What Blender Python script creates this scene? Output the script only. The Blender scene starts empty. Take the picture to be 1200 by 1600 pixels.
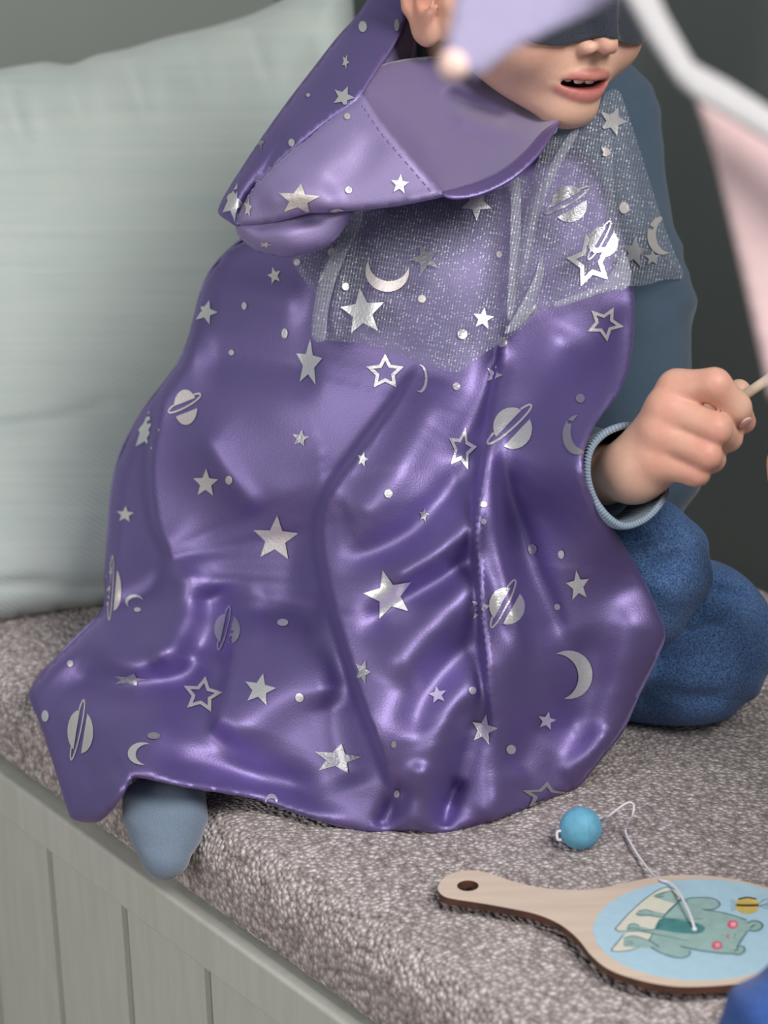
import bpy, bmesh, math, random
import numpy as np
from mathutils import Vector, Matrix, geometry
from mathutils.bvhtree import BVHTree

# ---------------------------------------------------------------- camera
random.seed(4); rng = np.random.default_rng(7)
scn = bpy.context.scene
FPX = 3600.0
PITCH, ROLL, CAMZ = math.radians(20), math.radians(1.5), 1.11
FW = np.array([0, math.cos(PITCH), -math.sin(PITCH)])
_u0 = np.cross([1.0, 0, 0], FW)
RT = math.cos(ROLL) * np.array([1.0, 0, 0]) - math.sin(ROLL) * _u0
UP = math.sin(ROLL) * np.array([1.0, 0, 0]) + math.cos(ROLL) * _u0
CAM = np.array([0, 0, CAMZ])
cd = bpy.data.cameras.new('camera'); cam = bpy.data.objects.new('camera', cd)
scn.collection.objects.link(cam)
cd.sensor_fit = 'VERTICAL'; cd.sensor_height = 36; cd.lens = 36 * FPX / 1600
cd.clip_start = 0.05
m = Matrix.Identity(4)
for i in range(3):
    m[i][0], m[i][1], m[i][2], m[i][3] = RT[i], UP[i], -FW[i], CAM[i]
cam.matrix_world = m
cd.dof.use_dof = True; cd.dof.focus_distance = 1.42; cd.dof.aperture_fstop = 6.3
scn.camera = cam
# ---------------------------------------------------------------- light and exposure
scn.view_settings.view_transform = 'Standard'; scn.view_settings.look = 'None'
scn.view_settings.exposure = 0.1; scn.view_settings.gamma = 1.0
scn.view_settings.use_curve_mapping = False
w = bpy.data.worlds.new('world'); scn.world = w; w.use_nodes = True
wb = w.node_tree.nodes['Background']
wb.inputs[0].default_value = (0.86, 0.92, 1.0, 1); wb.inputs[1].default_value = 0.26

def area(name, loc, target, size, power, col=(1, 1, 1)):
    l = bpy.data.lights.new(name, 'AREA'); l.shape = 'RECTANGLE'
    l.size, l.size_y = size; l.energy = power; l.color = col
    o = bpy.data.objects.new(name, l); scn.collection.objects.link(o)
    o.location = loc
    o.rotation_euler = (Vector(target) - Vector(loc)).to_track_quat('-Z', 'Y').to_euler()
area('window_light', (1.15, 0.1, 2.25), (0.0, 1.45, 0.7), (1.0, 1.0), 60, (1.0, 0.97, 0.94))
area('side_window_light', (-1.5, -0.35, 1.45), (0.0, 1.3, 0.5), (1.2, 1.2), 21, (1.0, 0.97, 0.93))

# ---------------------------------------------------------------- helpers
def ray(x, y):
    x = np.asarray(x, float); y = np.asarray(y, float)
    return FW + RT * ((x - 600) / FPX)[..., None] + UP * ((800 - y) / FPX)[..., None]
def P(x, y, d):                       # the point seen at a pixel, d metres in front of the lens
    return CAM + np.asarray(d, float)[..., None] * ray(x, y)
def onz(x, y, z):
    r = ray(x, y); return CAM + r * ((z - CAMZ) / r[..., 2])[..., None]
def proj(q):
    v = np.asarray(q) - CAM; d = v @ FW
    return 600 + FPX * (v @ RT) / d, 800 - FPX * (v @ UP) / d, d

def link(o, parent=None):
    scn.collection.objects.link(o)
    if parent is not None: o.parent = parent
    return o
def tag(o, label=None, cat=None, group=None, kind=None):
    for k, v in (('label', label), ('category', cat), ('group', group), ('kind', kind)):
        if v: o[k] = v
    return o
def empty(name, loc, label, cat, rz=0, group=None):
    o = link(bpy.data.objects.new(name, None)); o.location = Vector([float(c) for c in loc]); o.rotation_euler = (0, 0, rz)
    bpy.context.view_layer.update()
    return tag(o, label, cat, group)
def mesh(name, verts, faces, mat, parent=None, smooth=True, uvs=None, world=True, col=None):
    v = np.asarray(verts, float)
    me = bpy.data.meshes.new(name)
    me.from_pydata(v.tolist(), [], [tuple(int(i) for i in f) for f in faces])
    if smooth: me.polygons.foreach_set('use_smooth', [True] * len(me.polygons))
    if uvs is not None:
        ul = me.uv_layers.new(name='UVMap')
        idx = np.empty(len(me.loops), int); me.loops.foreach_get('vertex_index', idx)
        ul.data.foreach_set('uv', np.asarray(uvs, np.float32)[idx].ravel())
    if col is not None:
        a = me.color_attributes.new('tint', 'FLOAT_COLOR', 'POINT')
        a.data.foreach_set('color', np.asarray(col, np.float32).ravel())
    me.materials.append(mat)
    me.update()
    o = bpy.data.objects.new(name, me); link(o, parent)
    if parent is not None and world:
        me.transform(parent.matrix_world.inverted())
    return o
def solid(o, t, offset=-1):
    md = o.modifiers.new('thickness', 'SOLIDIFY'); md.thickness = t; md.offset = offset; return o
def smooth_line(pts, closed=False, n=6):
    p = np.asarray(pts, float); N = len(p); out = []
    rngi = range(N if closed else N - 1)
    for i in rngi:
        g = (lambda k: p[k % N]) if closed else (lambda k: p[min(max(k, 0), N - 1)])
        a, b, c, d = g(i - 1), g(i), g(i + 1), g(i + 2)
        for k in range(n):
            t = k / n
            out.append(.5 * (2*b + (c-a)*t + (2*a-5*b+4*c-d)*t*t + (3*b-a-3*c+d)*t**3))
    if not closed: out.append(p[-1])
    return np.array(out)
def tube(pts, r, n=10, caps=True):
    p = np.asarray(pts, float); N = len(p)
    r = np.broadcast_to(np.asarray(r, float), (N,))
    T = np.gradient(p, axis=0); T /= np.linalg.norm(T, axis=1)[:, None] + 1e-12
    up = np.array([0, 0, 1.]) if abs(T[0][2]) < .9 else np.array([1., 0, 0])
    V = []; A = np.cross(T[0], up); A /= np.linalg.norm(A)
    for i in range(N):
        A = A - T[i] * (A @ T[i]); A /= np.linalg.norm(A); B = np.cross(T[i], A)
        for k in range(n):
            a = 2*math.pi*k/n; V.append(p[i] + r[i]*(math.cos(a)*A + math.sin(a)*B))
    Fc = [(i*n+k, i*n+(k+1) % n, (i+1)*n+(k+1) % n, (i+1)*n+k) for i in range(N-1) for k in range(n)]
    if caps: Fc += [tuple(range(n))[::-1], tuple((N-1)*n+k for k in range(n))]
    return np.array(V), Fc
def loft(rings, closed=True):
    R = [np.asarray(r) for r in rings]; n = len(R[0]); V = np.concatenate(R)
    Fc = [(i*n+k, i*n+(k+1) % n, (i+1)*n+(k+1) % n, (i+1)*n+k) for i in range(len(R)-1) for k in range(n if closed else n-1)]
    uv = [(k/n, i/(len(R)-1)) for i in range(len(R)) for k in range(n)]
    return V, Fc, uv

class RBF:                                 # thin-plate surface through scattered depth readings
    def __init__(s, pts, lam=1e-3):
        p = np.asarray(pts, float); s.c = p[:, :2]/500; n = len(p)
        K = s.k(s.c) + lam*np.eye(n); Q = np.c_[np.ones(n), s.c]
        A = np.block([[K, Q], [Q.T, np.zeros((3, 3))]])
        s.w = np.linalg.solve(A, np.r_[p[:, 2], 0, 0, 0])
    def k(s, q):
        r2 = ((q[:, None]-s.c[None])**2).sum(-1); return .5*r2*np.log(r2+1e-12)
    def __call__(s, x, y):
        q = np.c_[x, y]/500; return np.c_[s.k(q), np.ones(len(q)), q] @ s.w
def seg_dist(pts, poly, closed=True):      # distance, signed side and arc parameter to a polyline
    a = np.asarray(poly, float); b = np.roll(a, -1, 0) if closed else a[1:]
    if not closed: a = a[:-1]
    ab = b-a; L = np.linalg.norm(ab, axis=1); cum = np.r_[0, np.cumsum(L)]
    best = np.full(len(pts), 1e9); side = np.ones(len(pts)); par = np.zeros(len(pts))
    for i in range(len(a)):
        if L[i] < 1e-9: continue
        t = np.clip(((pts-a[i]) @ ab[i])/L[i]**2, 0, 1)
        q = pts-a[i]-t[:, None]*ab[i]; d = np.hypot(q[:, 0], q[:, 1]); mk = d < best
        best[mk] = d[mk]; side[mk] = np.sign(ab[i][0]*q[mk, 1]-ab[i][1]*q[mk, 0]+1e-12); par[mk] = (cum[i]+t[mk]*L[i])/cum[-1]
    return best, side, par
def inside(pts, poly):
    x, y = pts[:, 0], pts[:, 1]; c = np.zeros(len(pts), bool); n = len(poly); j = n-1
    for i in range(n):
        xi, yi = poly[i]; xj, yj = poly[j]
        if yi != yj: c ^= ((yi > y) != (yj > y)) & (x < (xj-xi)*(y-yi)/(yj-yi)+xi)
        j = i
    return c
def resample(poly, step):
    p = np.r_[poly, poly[:1]]; out = []
    for a, b in zip(p[:-1], p[1:]):
        n = max(1, int(round(np.linalg.norm(b-a)/step)))
        out += [a+(b-a)*k/n for k in range(n)]
    return np.array(out)
def fill(poly, step):
    b = resample(np.asarray(poly, float), step); lo, hi = b.min(0), b.max(0)
    xs = np.arange(lo[0], hi[0], step); ys = np.arange(lo[1], hi[1], step*.87)
    g = np.array([(x+(step/2 if j % 2 else 0), y) for j, y in enumerate(ys) for x in xs])
    if len(g):
        g = g[inside(g, b)]
        if len(g): g = g[seg_dist(g, b)[0] > step*.55]
    pts = np.r_[b, g] if len(g) else b
    nb = len(b)
    r = geometry.delaunay_2d_cdt([Vector(p) for p in pts], [(i, (i+1) % nb) for i in range(nb)], [], 1, 1e-6)
    v = np.array([(q[0], q[1]) for q in r[0]]); return v, r[2], b
def patch(name, poly, depth, mat, parent=None, step=6, rnd=(25, .012), closed_curve=True, thick=.0015, n=4, back=None):
    """A piece of cloth: outline and depths give its place, rounded over at the rim; back=T makes a stuffed closed shape"""
    pl = smooth_line(poly, True, n) if closed_curve else np.asarray(poly, float)
    v, f, b = fill(pl, step)
    d0 = depth(v[:, 0], v[:, 1]); dist = seg_dist(v, b)[0]
    wpx, amt = rnd
    tt = np.clip(1-dist/wpx, 0, 1)
    rr = (1-np.sqrt(np.clip(1-tt**2, 0, 1)))
    amt = amt(v[:, 0], v[:, 1]) if callable(amt) else amt
    d = d0+amt*rr
    X = P(v[:, 0], v[:, 1], d)
    ar = sum((v[q[1]][0]-v[q[0]][0])*(v[q[2]][1]-v[q[0]][1])-(v[q[1]][1]-v[q[0]][1])*(v[q[2]][0]-v[q[0]][0]) for q in f[:50])
    f = [tuple(q) if ar < 0 else tuple(q)[::-1] for q in f]   # faces look at the viewer
    uv = np.c_[(v[:, 0]-600)/2500, (800-v[:, 1])/2500]
    if back is not None:
        prof = np.sqrt(np.clip(1-tt**2, 0, 1))
        Xb = P(v[:, 0], v[:, 1], d0+amt+back*prof); nv = len(v)
        bd = dist < 1e-4; mp = np.where(bd, np.arange(nv), np.arange(nv)+nv)
        f = f+[tuple(int(mp[i]) for i in q)[::-1] for q in f]
        X = np.r_[X, Xb]; uv = np.r_[uv, uv]
    o = mesh(name, X, f, mat, parent, True, uv)
    o.data.validate()
    if back is None and thick: solid(o, thick)
    o['_bvh'] = 0; del o['_bvh']
    return o, BVHTree.FromPolygons(X.tolist(), f), (v, d, b)

# ---- implicit bodies: round cones and ellipsoids blended, then meshed as one skin
def rcone(p, a, b, ra, rb):
    a = np.asarray(a, np.float32); b = np.asarray(b, np.float32); ab = b-a
    t = np.clip(((p-a) @ ab)/max(float(ab @ ab), 1e-12), 0, 1)
    q = p-a-t[:, None]*ab; return np.sqrt((q*q).sum(1))-(ra+(rb-ra)*t)
def ell(p, c, r, M=None):
    q = p-np.asarray(c, np.float32)
    if M is not None: q = q @ np.asarray(M, np.float32)
    r = np.asarray(r, np.float32); k0 = np.sqrt(((q/r)**2).sum(1)); k1 = np.sqrt(((q/r**2)**2).sum(1))+1e-9
    return k0*(k0-1)/k1
def smin(a, b, k):
    h = np.clip(.5+.5*(b-a)/k, 0, 1); return b+(a-b)*h-k*h*(1-h)
def smax(a, b, k): return -smin(-a, -b, k)
def skin_surface(f, lo, hi, h):
    lo = np.asarray(lo, float); n = 8; bs = n*h
    nb = np.ceil((np.asarray(hi, float)-lo)/bs).astype(int)
    I = np.stack(np.meshgrid(*[np.arange(k) for k in nb], indexing='ij'), -1).reshape(-1, 3)
    ctr = (lo+(I+.5)*bs).astype(np.float32)
    I = I[np.abs(f(ctr)) < bs*.87*1.35+h]
    g = np.stack(np.meshgrid(*[np.arange(n+1)]*3, indexing='ij'), -1).reshape(1, -1, 3)
    V = np.concatenate([f((lo+(I[s:s+400, None]*n+g)*h).reshape(-1, 3).astype(np.float32)) for s in range(0, len(I), 400)])
    V = V.reshape(-1, n+1, n+1, n+1); B = len(I); dim = nb*n+1
    def gid(c): return (c[..., 0]*dim[1]+c[..., 1])*dim[2]+c[..., 2]
    S = V < 0
    cnt = sum(S[:, a:n+a, b:n+b, c:n+c].astype(np.int8) for a in (0, 1) for b in (0, 1) for c in (0, 1))
    cb, ci, cj, ck = np.nonzero((cnt > 0) & (cnt < 8))
    acc = np.zeros((len(cb), 3)); num = np.zeros(len(cb))
    cor = {(a, b, c): V[cb, ci+a, cj+b, ck+c] for a in (0, 1) for b in (0, 1) for c in (0, 1)}
    for ax in range(3):
        for u in (0, 1):
            for w_ in (0, 1):
                k0 = [0, 0, 0]; o2 = [q for q in range(3) if q != ax]; k0[o2[0]] = u; k0[o2[1]] = w_
                k1 = list(k0); k1[ax] = 1
                a, b = cor[tuple(k0)], cor[tuple(k1)]; mk = (a < 0) != (b < 0)
                t = np.where(mk, a/np.where(mk, a-b, 1), 0)
                pt = np.tile(np.array(k0, float), (len(cb), 1)); pt[:, ax] += t
                acc[mk] += pt[mk]; num[mk] += 1
    cell = I[cb]*n+np.stack([ci, cj, ck], -1)
    vid = gid(cell); vert = lo+(cell+acc/num[:, None])*h
    order = np.argsort(vid); vs = vid[order]; vert = vert[order]
    F_ = []
    for ax in range(3):
        sl = [slice(0, n)]*3; s2 = list(sl); s2[ax] = slice(1, n+1)
        a, b = S[(slice(None), *sl)], S[(slice(None), *s2)]
        eb, ei, ej, ek = np.nonzero(a != b); flip = a[eb, ei, ej, ek]
        c0 = I[eb]*n+np.stack([ei, ej, ek], -1)
        o1, o2 = [(1, 2), (2, 0), (0, 1)][ax]
        q = []
        for d1, d2 in ((0, 0), (1, 0), (1, 1), (0, 1)):
            c = c0.copy(); c[:, o1] -= d1; c[:, o2] -= d2; q.append(gid(c))
        q = np.stack(q, 1); q[~flip] = q[~flip][:, ::-1]
        F_.append(q)
    q = np.concatenate(F_); ix = np.clip(np.searchsorted(vs, q), 0, len(vs)-1)
    ok = (vs[ix] == q).all(1)
    return vert, ix[ok]

# ---------------------------------------------------------------- materials
class NT:
    def __init__(s, name):
        s.m = bpy.data.materials.new(name); s.m.use_nodes = True; s.t = s.m.node_tree
        s.b = s.t.nodes['Principled BSDF']; s.out = s.t.nodes['Material Output']
    def n(s, typ, **kw):
        nd = s.t.nodes.new(typ)
        for k, v in kw.items():
            if k in nd.inputs: nd.inputs[k].default_value = v
            else: setattr(nd, k, v)
        return nd
    def l(s, a, b): s.t.links.new(a, b)
    def coord(s, kind='Object', scale=(1, 1, 1), rot=(0, 0, 0)):
        c = s.n('ShaderNodeTexCoord'); mp = s.n('ShaderNodeMapping')
        mp.inputs['Scale'].default_value = scale; mp.inputs['Rotation'].default_value = rot
        s.l(c.outputs[kind], mp.inputs[0]); return mp.outputs[0]
    def noise(s, vec, scale, detail=3, rough=.5):
        nd = s.n('ShaderNodeTexNoise', Scale=scale, Detail=detail, Roughness=rough); s.l(vec, nd.inputs['Vector']); return nd.outputs[0]
    def ramp(s, fac, stops):
        r = s.n('ShaderNodeValToRGB'); e = r.color_ramp.elements
        while len(e) < len(stops): e.new(.5)
        for q, (p, c) in zip(e, stops): q.position = p; q.color = (*c, 1) if len(c) == 3 else c
        s.l(fac, r.inputs[0]); return r.outputs[0]
    def bump(s, h, strength, dist, prev=None):
        b = s.n('ShaderNodeBump'); b.inputs['Strength'].default_value = strength; b.inputs['Distance'].default_value = dist
        s.l(h, b.inputs['Height'])
        if prev is not None: s.l(prev, b.inputs['Normal'])
        return b.outputs[0]
    def math(s, op, a, b=None, clamp=False):
        nd = s.n('ShaderNodeMath', operation=op, use_clamp=clamp)
        for i, q in enumerate((a, b)):
            if q is None: continue
            if isinstance(q, (int, float)): nd.inputs[i].default_value = q
            else: s.l(q, nd.inputs[i])
        return nd.outputs[0]
    def set(s, **kw):
        for k, v in kw.items():
            k = k.replace('_', ' ')
            if isinstance(v, bpy.types.NodeSocket): s.l(v, s.b.inputs[k])
            else: s.b.inputs[k].default_value = (*v, 1) if isinstance(v, tuple) and len(v) == 3 and k not in ('Subsurface Radius',) else v
        return s.m
def plain(name, col, rough=.6, nscale=0, var=.12, bump=0, bscale=400, **kw):
    t = NT(name); t.set(Base_Color=col, Roughness=rough, **kw)
    co = t.coord()
    if nscale:
        n = t.noise(co, nscale, 4)
        t.set(Base_Color=t.ramp(n, [(.3, tuple(c*(1-var) for c in col)), (.7, tuple(min(1, c*(1+var)) for c in col))]))
    if bump: t.set(Normal=t.bump(t.noise(co, bscale, 2), bump, .002))
    return t.m
def velvet(name, dark, sheen, rough=.42, sw=.9, gl=.4, nap=1.0):
    t = NT(name); co = t.coord()
    t.set(Base_Color=dark, Roughness=.8, Sheen_Weight=sw, Sheen_Roughness=.3, Sheen_Tint=(*sheen, 1), Specular_IOR_Level=.1)
    n1 = t.noise(co, 900, 2); n2 = t.noise(co, 34, 4, .6)
    b = t.bump(n1, .35, .0006, t.bump(n2, .35*nap, .006)); t.set(Normal=b)
    g = t.n('ShaderNodeBsdfGlossy'); g.inputs['Color'].default_value = (*sheen, 1); g.inputs['Roughness'].default_value = rough; t.l(b, g.inputs['Normal'])
    mx = t.n('ShaderNodeMixShader'); mx.inputs[0].default_value = gl; t.l(t.b.outputs[0], mx.inputs[1]); t.l(g.outputs[0], mx.inputs[2]); t.l(mx.outputs[0], t.out.inputs[0])
    return t.m
def foil(name, col, rough):
    t = NT(name); co = t.coord(); n = t.noise(co, 420, 4, .65)
    t.set(Base_Color=col, Metallic=.8, Roughness=rough, Normal=t.bump(n, .45, .0012)); return t.m
def cloth(name, col, var=.1, scale=1400, rough=.85, bump=.3, sheen=.25, big=0):
    t = NT(name); co = t.coord(); n = t.noise(co, scale, 2, .7)
    c = t.ramp(n, [(.32, tuple(x*(1-var) for x in col)), (.68, tuple(min(1, x*(1+var)) for x in col))])
    nn = t.bump(n, bump, .0008)
    if big: nn = t.bump(t.noise(co, big, 3), .25, .008, nn)
    t.set(Base_Color=c, Roughness=rough, Sheen_Weight=sheen, Normal=nn, Specular_IOR_Level=.2); return t.m

M = {}
M['velvet'] = velvet('purple_velvet', (.024, .017, .090), (.51, .41, .77), .57, .30, .46, .14)
M['velvet_light'] = velvet('velvet_painted_nap_sheen', (.20, .155, .33), (.60, .52, .76), .66, .3, .32, .25)  # sheen of the turned nap painted as a paler base colour
M['lining'] = cloth('lilac_lining', (.150, .118, .235), .06, 1800, .55, .15, .35)
def tulle(name, base, spark, a0=.16):
    t = NT(name); uv = t.coord('UV')
    def wave(rot, freq, prof='SIN'):
        mp = t.n('ShaderNodeMapping'); mp.inputs['Rotation'].default_value = (0, 0, rot); t.l(uv, mp.inputs[0])
        wv = t.n('ShaderNodeTexWave', Scale=freq, Distortion=1.2, Detail=1.0); wv.inputs['Detail Scale'].default_value = .12
        t.l(mp.outputs[0], wv.inputs['Vector']); return wv.outputs['Fac']
    a = wave(.18, 170); b = wave(1.75, 95)
    th = t.math('MAXIMUM', t.math('POWER', a, 2.0), t.math('MULTIPLY', t.math('POWER', b, 5.0), .7))
    mp = t.n('ShaderNodeMapping'); mp.inputs['Scale'].default_value = (620, 1300, 1); mp.inputs['Rotation'].default_value = (0, 0, .18); t.l(uv, mp.inputs[0])
    vo = t.n('ShaderNodeTexVoronoi', Scale=1.0); t.l(mp.outputs[0], vo.inputs['Vector'])
    sp = t.n('ShaderNodeSeparateColor'); t.l(vo.outputs['Color'], sp.inputs[0])
    gl = t.math('MULTIPLY', t.math('GREATER_THAN', sp.outputs[0], .86), t.math('GREATER_THAN', a, .45))
    col = t.n('ShaderNodeMix', data_type='RGBA'); t.l(gl, col.inputs[0]); col.inputs[6].default_value = (*base, 1); col.inputs[7].default_value = (*spark, 1)
    t.set(Base_Color=col.outputs[2], Roughness=.62, Metallic=t.math('MULTIPLY', gl, .35))
    al = t.math('ADD', t.math('ADD', a0, t.math('MULTIPLY', th, .46)), t.math('MULTIPLY', gl, .16), True)
    t.set(Alpha=al); return t.m
M['tulle'] = tulle('silver_tulle', (.22, .23, .29), (.60, .62, .70))
M['tulle_dense'] = tulle('gathered_silver_tulle', (.27, .28, .34), (.60, .62, .70), .42)
M['foil'] = foil('silver_foil', (.86, .85, .86), .38)
M['foil_warm'] = foil('foil_painted_reflection', (.80, .74, .72), .55)  # same silver foil, its warm room reflection painted into the base colour
M['foil_dull'] = foil('dull_foil', (.50, .49, .53), .35)
def skin():
    t = NT('skin'); a = t.n('ShaderNodeVertexColor', layer_name='tint'); co = t.coord()
    n = t.noise(co, 260, 3); mx = t.n('ShaderNodeMix', data_type='RGBA', blend_type='MULTIPLY'); mx.inputs[0].default_value = .35
    t.l(a.outputs[0], mx.inputs[6]); t.l(t.ramp(n, [(.3, (.86, .80, .78)), (.7, (1, 1, 1))]), mx.inputs[7])
    t.set(Base_Color=mx.outputs[2], Roughness=.46, Subsurface_Weight=.18, Subsurface_Scale=.006, Subsurface_Radius=(1.0, .35, .2), Specular_IOR_Level=.35,
          Normal=t.bump(t.noise(co, 1500, 2), .12, .0006)); return t.m
M['skin'] = skin()
M['teeth'] = plain('tooth_enamel', (.80, .76, .70), .3)
M['mouth'] = plain('mouth_inside', (.08, .016, .016), .6)
M['nail'] = plain('fingernail', (.78, .46, .42), .3)
def denim(name, dark, light):
    t = NT(name); co = t.coord(); n = t.noise(co, 780, 3, .8); n2 = t.noise(co, 26, 3)
    c = t.ramp(n, [(.36, dark), (.52, tuple((a+b)/2 for a, b in zip(dark, light))), (.66, light)])
    mx = t.n('ShaderNodeMix', data_type='RGBA', blend_type='MULTIPLY'); mx.inputs[0].default_value = .6; t.l(c, mx.inputs[6])
    t.l(t.ramp(n2, [(.3, (.68, .72, .78)), (.7, (1.15, 1.12, 1.1))]), mx.inputs[7])
    t.set(Base_Color=mx.outputs[2], Roughness=.85, Sheen_Weight=.12, Specular_IOR_Level=.15, Normal=t.bump(n, .5, .0008, t.bump(n2, .2, .012))); return t.m
M['denim'] = denim('blue_denim', (.022, .055, .175), (.14, .26, .47))
M['denim2'] = denim('bright_blue_denim', (.02, .06, .24), (.06, .14, .42))
M['sweater'] = cloth('blue_grey_jersey', (.052, .082, .120), .10, 1500, .85, .25, .2, 22)
M['cuff'] = cloth('pale_blue_rib', (.24, .32, .42), .08, 1500, .85, .2)
def rib():
    t = NT('ribbed_cuff'); uv = t.coord('UV', (1, 1, 1)); wv = t.n('ShaderNodeTexWave', Scale=28, bands_direction='X'); t.l(uv, wv.inputs['Vector'])
    t.set(Base_Color=t.ramp(wv.outputs['Fac'], [(.2, (.19, .26, .345)), (.8, (.30, .39, .49))]), Roughness=.9, Sheen_Weight=.2, Normal=t.bump(wv.outputs['Fac'], .6, .0015)); return t.m
M['rib'] = rib()
M['sock'] = cloth('blue_grey_sock', (.155, .205, .275), .14, 1300, .9, .3, .35)
M['felt'] = cloth('charcoal_felt', (.030, .034, .048), .3, 1100, .9, .5, .25)
M['hair'] = plain('brown_hair', (.045, .026, .016), .45, 300, .4, .5, 500)
def boucle():
    t = NT('taupe_boucle'); co = t.coord('Object', (1, 1.15, 1)); 
    wob = t.n('ShaderNodeTexNoise', Scale=160, Detail=2); t.l(co, wob.inputs['Vector'])
    ad = t.n('ShaderNodeMix', data_type='VECTOR'); ad.inputs[0].default_value = .0022; t.l(co, ad.inputs[4]); t.l(wob.outputs[1], ad.inputs[5])
    vo = t.n('ShaderNodeTexVoronoi', Scale=285, feature='SMOOTH_F1'); vo.inputs['Smoothness'].default_value = .25; t.l(ad.outputs[1], vo.inputs['Vector'])
    v2 = t.n('ShaderNodeTexVoronoi', Scale=285); t.l(ad.outputs[1], v2.inputs['Vector'])
    sp = t.n('ShaderNodeSeparateColor'); t.l(v2.outputs['Color'], sp.inputs[0])
    c = t.ramp(sp.outputs[0], [(0, (.31, .262, .255)), (.5, (.49, .425, .41)), (1, (.74, .665, .65))])
    g = t.ramp(vo.outputs['Distance'], [(.34, (1, 1, 1)), (.80, (.46, .41, .40))])  # darkens the gaps between nubs, occlusion shade painted into the colour
    mx = t.n('ShaderNodeMix', data_type='RGBA', blend_type='MULTIPLY'); mx.inputs[0].default_value = .85; t.l(c, mx.inputs[6]); t.l(g, mx.inputs[7])
    hgt = t.math('SUBTRACT', 1.0, vo.outputs['Distance'])
    t.set(Base_Color=mx.outputs[2], Roughness=.9, Sheen_Weight=.2, Specular_IOR_Level=.2, Normal=t.bump(hgt, 1.0, .004)); return t.m
M['boucle'] = boucle()
def paint(name, col):
    t = NT(name); co = t.coord('Object', (1, 1, .12)); n = t.noise(co, 120, 4, .6)
    t.set(Base_Color=t.ramp(n, [(.3, tuple(c*.94 for c in col)), (.7, tuple(c*1.05 for c in col))]), Roughness=.5, Normal=t.bump(n, .12, .001)); return t.m
M['paint'] = paint('sage_grey_paint', (.50, .51, .46))
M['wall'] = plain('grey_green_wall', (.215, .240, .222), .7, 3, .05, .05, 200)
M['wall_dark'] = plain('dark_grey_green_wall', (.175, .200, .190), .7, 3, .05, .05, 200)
M['floor'] = plain('floor_boards', (.30, .24, .18), .5, 8, .15)
def linen():
    t = NT('pale_green_linen'); uv = t.coord('UV', (1, 1, 1), (0, 0, -.24))
    tw = t.n('ShaderNodeTexWave', Scale=150, Distortion=2.0, bands_direction='DIAGONAL'); t.l(uv, tw.inputs['Vector'])
    st = t.coord('UV', (2, 60, 1), (0, 0, -.24)); n = t.noise(st, 3, 4, .6); n3 = t.noise(uv, 22, 3)
    wv = t.n('ShaderNodeTexWave', Scale=4.2, Distortion=1.5, bands_direction='Y'); t.l(uv, wv.inputs['Vector'])
    f = t.math('ADD', t.math('MULTIPLY', n, .6), t.math('MULTIPLY', n3, .4))
    c = t.ramp(f, [(.3, (.40, .47, .45)), (.7, (.50, .54, .51))])
    nb = t.bump(tw.outputs['Fac'], .3, .0008, t.bump(n, .2, .002, t.bump(wv.outputs['Fac'], .15, .003)))
    t.set(Base_Color=c, Roughness=.9, Sheen_Weight=.2, Specular_IOR_Level=.15, Normal=nb); return t.m
M['linen'] = linen()
def wood(name, a, b, rough=.45):
    t = NT(name); co = t.coord('Object', (14, 160, 40)); n = t.noise(co, 1, 4, .6)
    t.set(Base_Color=t.ramp(n, [(.3, a), (.7, b)]), Roughness=rough); return t.m
M['birch'] = wood('birch_ply', (.58, .46, .37), (.66, .54, .44))
M['char'] = wood('laser_cut_edge', (.030, .011, .008), (.12, .042, .022), .6)
M['stick'] = wood('pale_dowel', (.68, .56, .42), (.78, .67, .52))
def watercolour(name, col, var=.08):
    return plain(name, col, .4, 160, var)
M['sky_print'] = watercolour('light_blue_print', (.40, .58, .69), .04)
M['bear_print'] = watercolour('sage_green_print', (.30, .44, .42), .10)
M['teal_print'] = watercolour('teal_print', (.07, .23, .23), .15)
M['cream_print'] = watercolour('cream_print', (.66, .64, .54), .05)
M['line_print'] = watercolour('dark_line_print', (.06, .15, .17), .2)
M['pink_print'] = watercolour('pink_print', (.60, .10, .17), .2)
M['pink_pale'] = watercolour('pale_pink_print', (.75, .36, .40), .1)
M['yellow_print'] = watercolour('yellow_print', (.60, .45, .12), .15)
M['black_print'] = watercolour('brown_black_print', (.05, .03, .03), .2)
M['ball'] = plain('sky_blue_ball', (.13, .39, .55), .6, 140, .12, .1, 300)
M['string'] = plain('white_cord', (.74, .70, .76), .6)
M['flag_lilac'] = plain('lilac_felt', (.37, .335, .51), .9, 300, .05, 0, 400, Sheen_Weight=.3)
M['flag_pink'] = plain('blush_felt', (.53, .38, .385), .9, 300, .05, 0, 400, Sheen_Weight=.3)
M['tape'] = plain('off_white_tape', (.40, .39, .40), .9, 500, .05)
M['bead'] = plain('peach_pompom', (.86, .60, .53), .9, 300, .06)

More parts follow.
